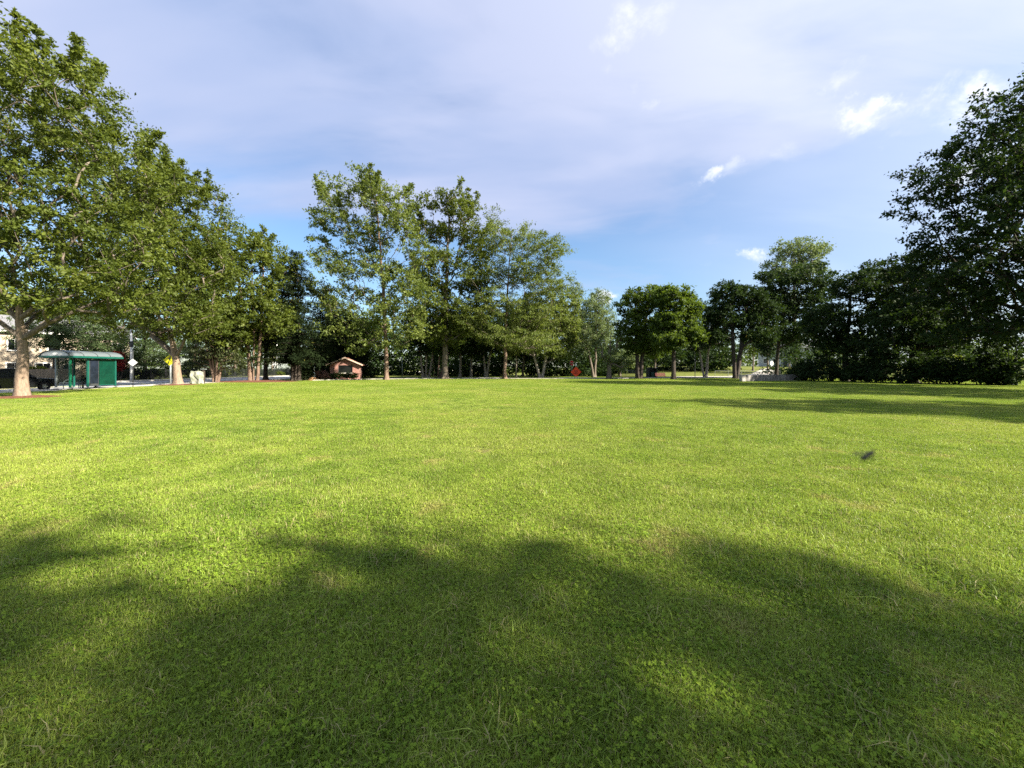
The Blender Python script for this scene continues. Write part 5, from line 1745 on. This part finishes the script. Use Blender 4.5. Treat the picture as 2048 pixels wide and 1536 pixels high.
def grass():
    rng = np.random.default_rng(77)
    protos = bpy.data.collections.new('grass_patches')
    half = 0.36
    specs = []
    for i in range(4):
        specs.append((2100, 0.026, 0.070, 0, 0.8))
    for i in range(3):
        specs.append((1700, 0.026, 0.062, 220, 0.8))
    specs.append((150, 0.05, 0.125, 0, 1.0))      # a lusher tuft
    for i, (nb_, h0, h1, nc, ln) in enumerate(specs):
        hh = half if i < 7 else 0.11
        V, T, r = blades(rng, nb_, hh, h0, h1, 0.0026, 0.0066 if i < 7 else 0.009, ln)
        if i == 7:
            c = np.exp(-np.sum(V[:, :2] ** 2, 1) / 0.02)
            V[:, 2] *= 0.6 + 0.5 * c
        slots = np.zeros(len(T), dtype=np.int32)
        if nc:
            V2, T2, r2 = clover_leaves(rng, nc, hh)
            T = np.concatenate([T, T2 + len(V)])
            V = np.concatenate([V, V2])
            r = np.concatenate([r, r2])
            slots = np.concatenate([slots, np.ones(len(T2), dtype=np.int32)])
        me = np_mesh('grass_patch', V, T, r)
        me.materials.append(MATS['grass_blade'])
        me.materials.append(MATS['clover'])
        me.polygons.foreach_set('material_index', slots)
        o = bpy.data.objects.new('grass_patch_%02d' % i, me)
        protos.objects.link(o)
    # where the patches go
    st = 0.56
    xs = np.arange(-40, 62, st)
    ys = np.arange(-1.2, 72, st)
    X, Y = np.meshgrid(xs, ys)
    X = (X + rng.uniform(-0.16, 0.16, X.shape)).ravel()
    Y = (Y + rng.uniform(-0.16, 0.16, Y.shape)).ravel()
    keep = (X > LAWN_L - 0.6) & (np.abs(X) < 1.42 * Y + 4.5)
    front = np.interp(X, [-31, -26, -24.4, -19.4, -12, 0, 14, 24, 60], [47, 48.2, 49.6, 54.2, 56.7, 57.3, 57.9, 60.3, 61.5])
    back = np.interp(X, [-31, -14, 6, 20, 34, 60], [62.4, 63.5, 64.5, 67, 69, 69.6])
    keep &= (Y < front) | ((Y > back) & (X > -18))
    for (px, D, r) in ((45, 20.6, 1.5), (357, 36, 1.85)):
        b = at(px, D)
        keep &= (X - b.x) ** 2 + (Y - b.y) ** 2 > r * r
    b = at(505, 45.2)
    keep &= ((X - b.x - 0.4) / 5.3) ** 2 + ((Y - b.y) / 3.3) ** 2 > 1
    X, Y = X[keep], Y[keep]
    f = np.sin(X * 0.9 + 1.3 * np.sin(Y * 0.5)) + np.sin(Y * 0.75 + 1.7 * np.sin(X * 0.37)) + rng.normal(0, 0.7, len(X))
    idx = np.where(f > 0.1, rng.integers(4, 7, len(X)), rng.integers(0, 4, len(X)))
    sc = rng.uniform(0.9, 1.15, len(X))
    # extra near layer, finer
    m_ = 900
    ny = 0.7 + 6.5 * rng.uniform(0, 1, m_) ** 1.4
    nx = rng.uniform(-1, 1, m_) * (1.4 * ny + 1.6)
    X = np.concatenate([X, nx]); Y = np.concatenate([Y, ny])
    idx = np.concatenate([idx, rng.integers(0, 5, m_)])
    sc = np.concatenate([sc, rng.uniform(0.8, 1.1, m_)])
    # tufts
    m_ = 380
    ny = 0.8 + 8 * rng.uniform(0, 1, m_) ** 1.5
    nx = rng.uniform(-1, 1, m_) * (1.4 * ny + 1.0)
    X = np.concatenate([X, nx]); Y = np.concatenate([Y, ny])
    idx = np.concatenate([idx, np.full(m_, 7)])
    sc = np.concatenate([sc, rng.uniform(0.5, 1.1, m_)])
    n = len(X)
    me = bpy.data.meshes.new('lawn_grass')
    me.vertices.add(n)
    me.vertices.foreach_set('co', np.stack([X, Y, np.zeros(n)], -1).astype(np.float32).ravel())
    for nm, ty, v in (('pick', 'INT', idx.astype(np.int32)), ('turn', 'FLOAT', rng.uniform(0, 6.283, n).astype(np.float32)), ('size', 'FLOAT', sc.astype(np.float32))):
        a = me.attributes.new(nm, ty, 'POINT')
        a.data.foreach_set('value', v)
    me.update()
    o = link('lawn_grass', me)
    tag(o, 'short sunlit and shaded grass with clover covering the whole lawn', 'grass', kind='stuff')
    ng = bpy.data.node_groups.new('grass_scatter', 'GeometryNodeTree')
    ng.interface.new_socket('Geometry', in_out='INPUT', socket_type='NodeSocketGeometry')
    ng.interface.new_socket('Geometry', in_out='OUTPUT', socket_type='NodeSocketGeometry')
    gi = ng.nodes.new('NodeGroupInput')
    go = ng.nodes.new('NodeGroupOutput')
    ci = ng.nodes.new('GeometryNodeCollectionInfo')
    ci.inputs['Collection'].default_value = protos
    ci.inputs['Separate Children'].default_value = True
    ci.inputs['Reset Children'].default_value = True
    ip = ng.nodes.new('GeometryNodeInstanceOnPoints')
    ip.inputs['Pick Instance'].default_value = True

    def attr(nm, ty):
        nd = ng.nodes.new('GeometryNodeInputNamedAttribute')
        nd.data_type = ty
        nd.inputs[0].default_value = nm
        return nd.outputs[0]
    cx_ = ng.nodes.new('ShaderNodeCombineXYZ')
    ng.links.new(attr('turn', 'FLOAT'), cx_.inputs[2])
    e2r = ng.nodes.new('FunctionNodeEulerToRotation')
    ng.links.new(cx_.outputs[0], e2r.inputs[0])
    ng.links.new(gi.outputs[0], ip.inputs['Points'])
    ng.links.new(ci.outputs[0], ip.inputs['Instance'])
    ng.links.new(attr('pick', 'INT'), ip.inputs['Instance Index'])
    ng.links.new(e2r.outputs[0], ip.inputs['Rotation'])
    ng.links.new(attr('size', 'FLOAT'), ip.inputs['Scale'])
    ng.links.new(ip.outputs[0], go.inputs[0])
    md = o.modifiers.new('scatter', 'NODES')
    md.node_group = ng
    print('grass patches', n)


grass()
print('triangles', sum(len(m.loops) - 2 * len(m.polygons) for m in {o.data for o in bpy.data.objects if o.type == 'MESH'}), 'objects', len(bpy.data.objects))
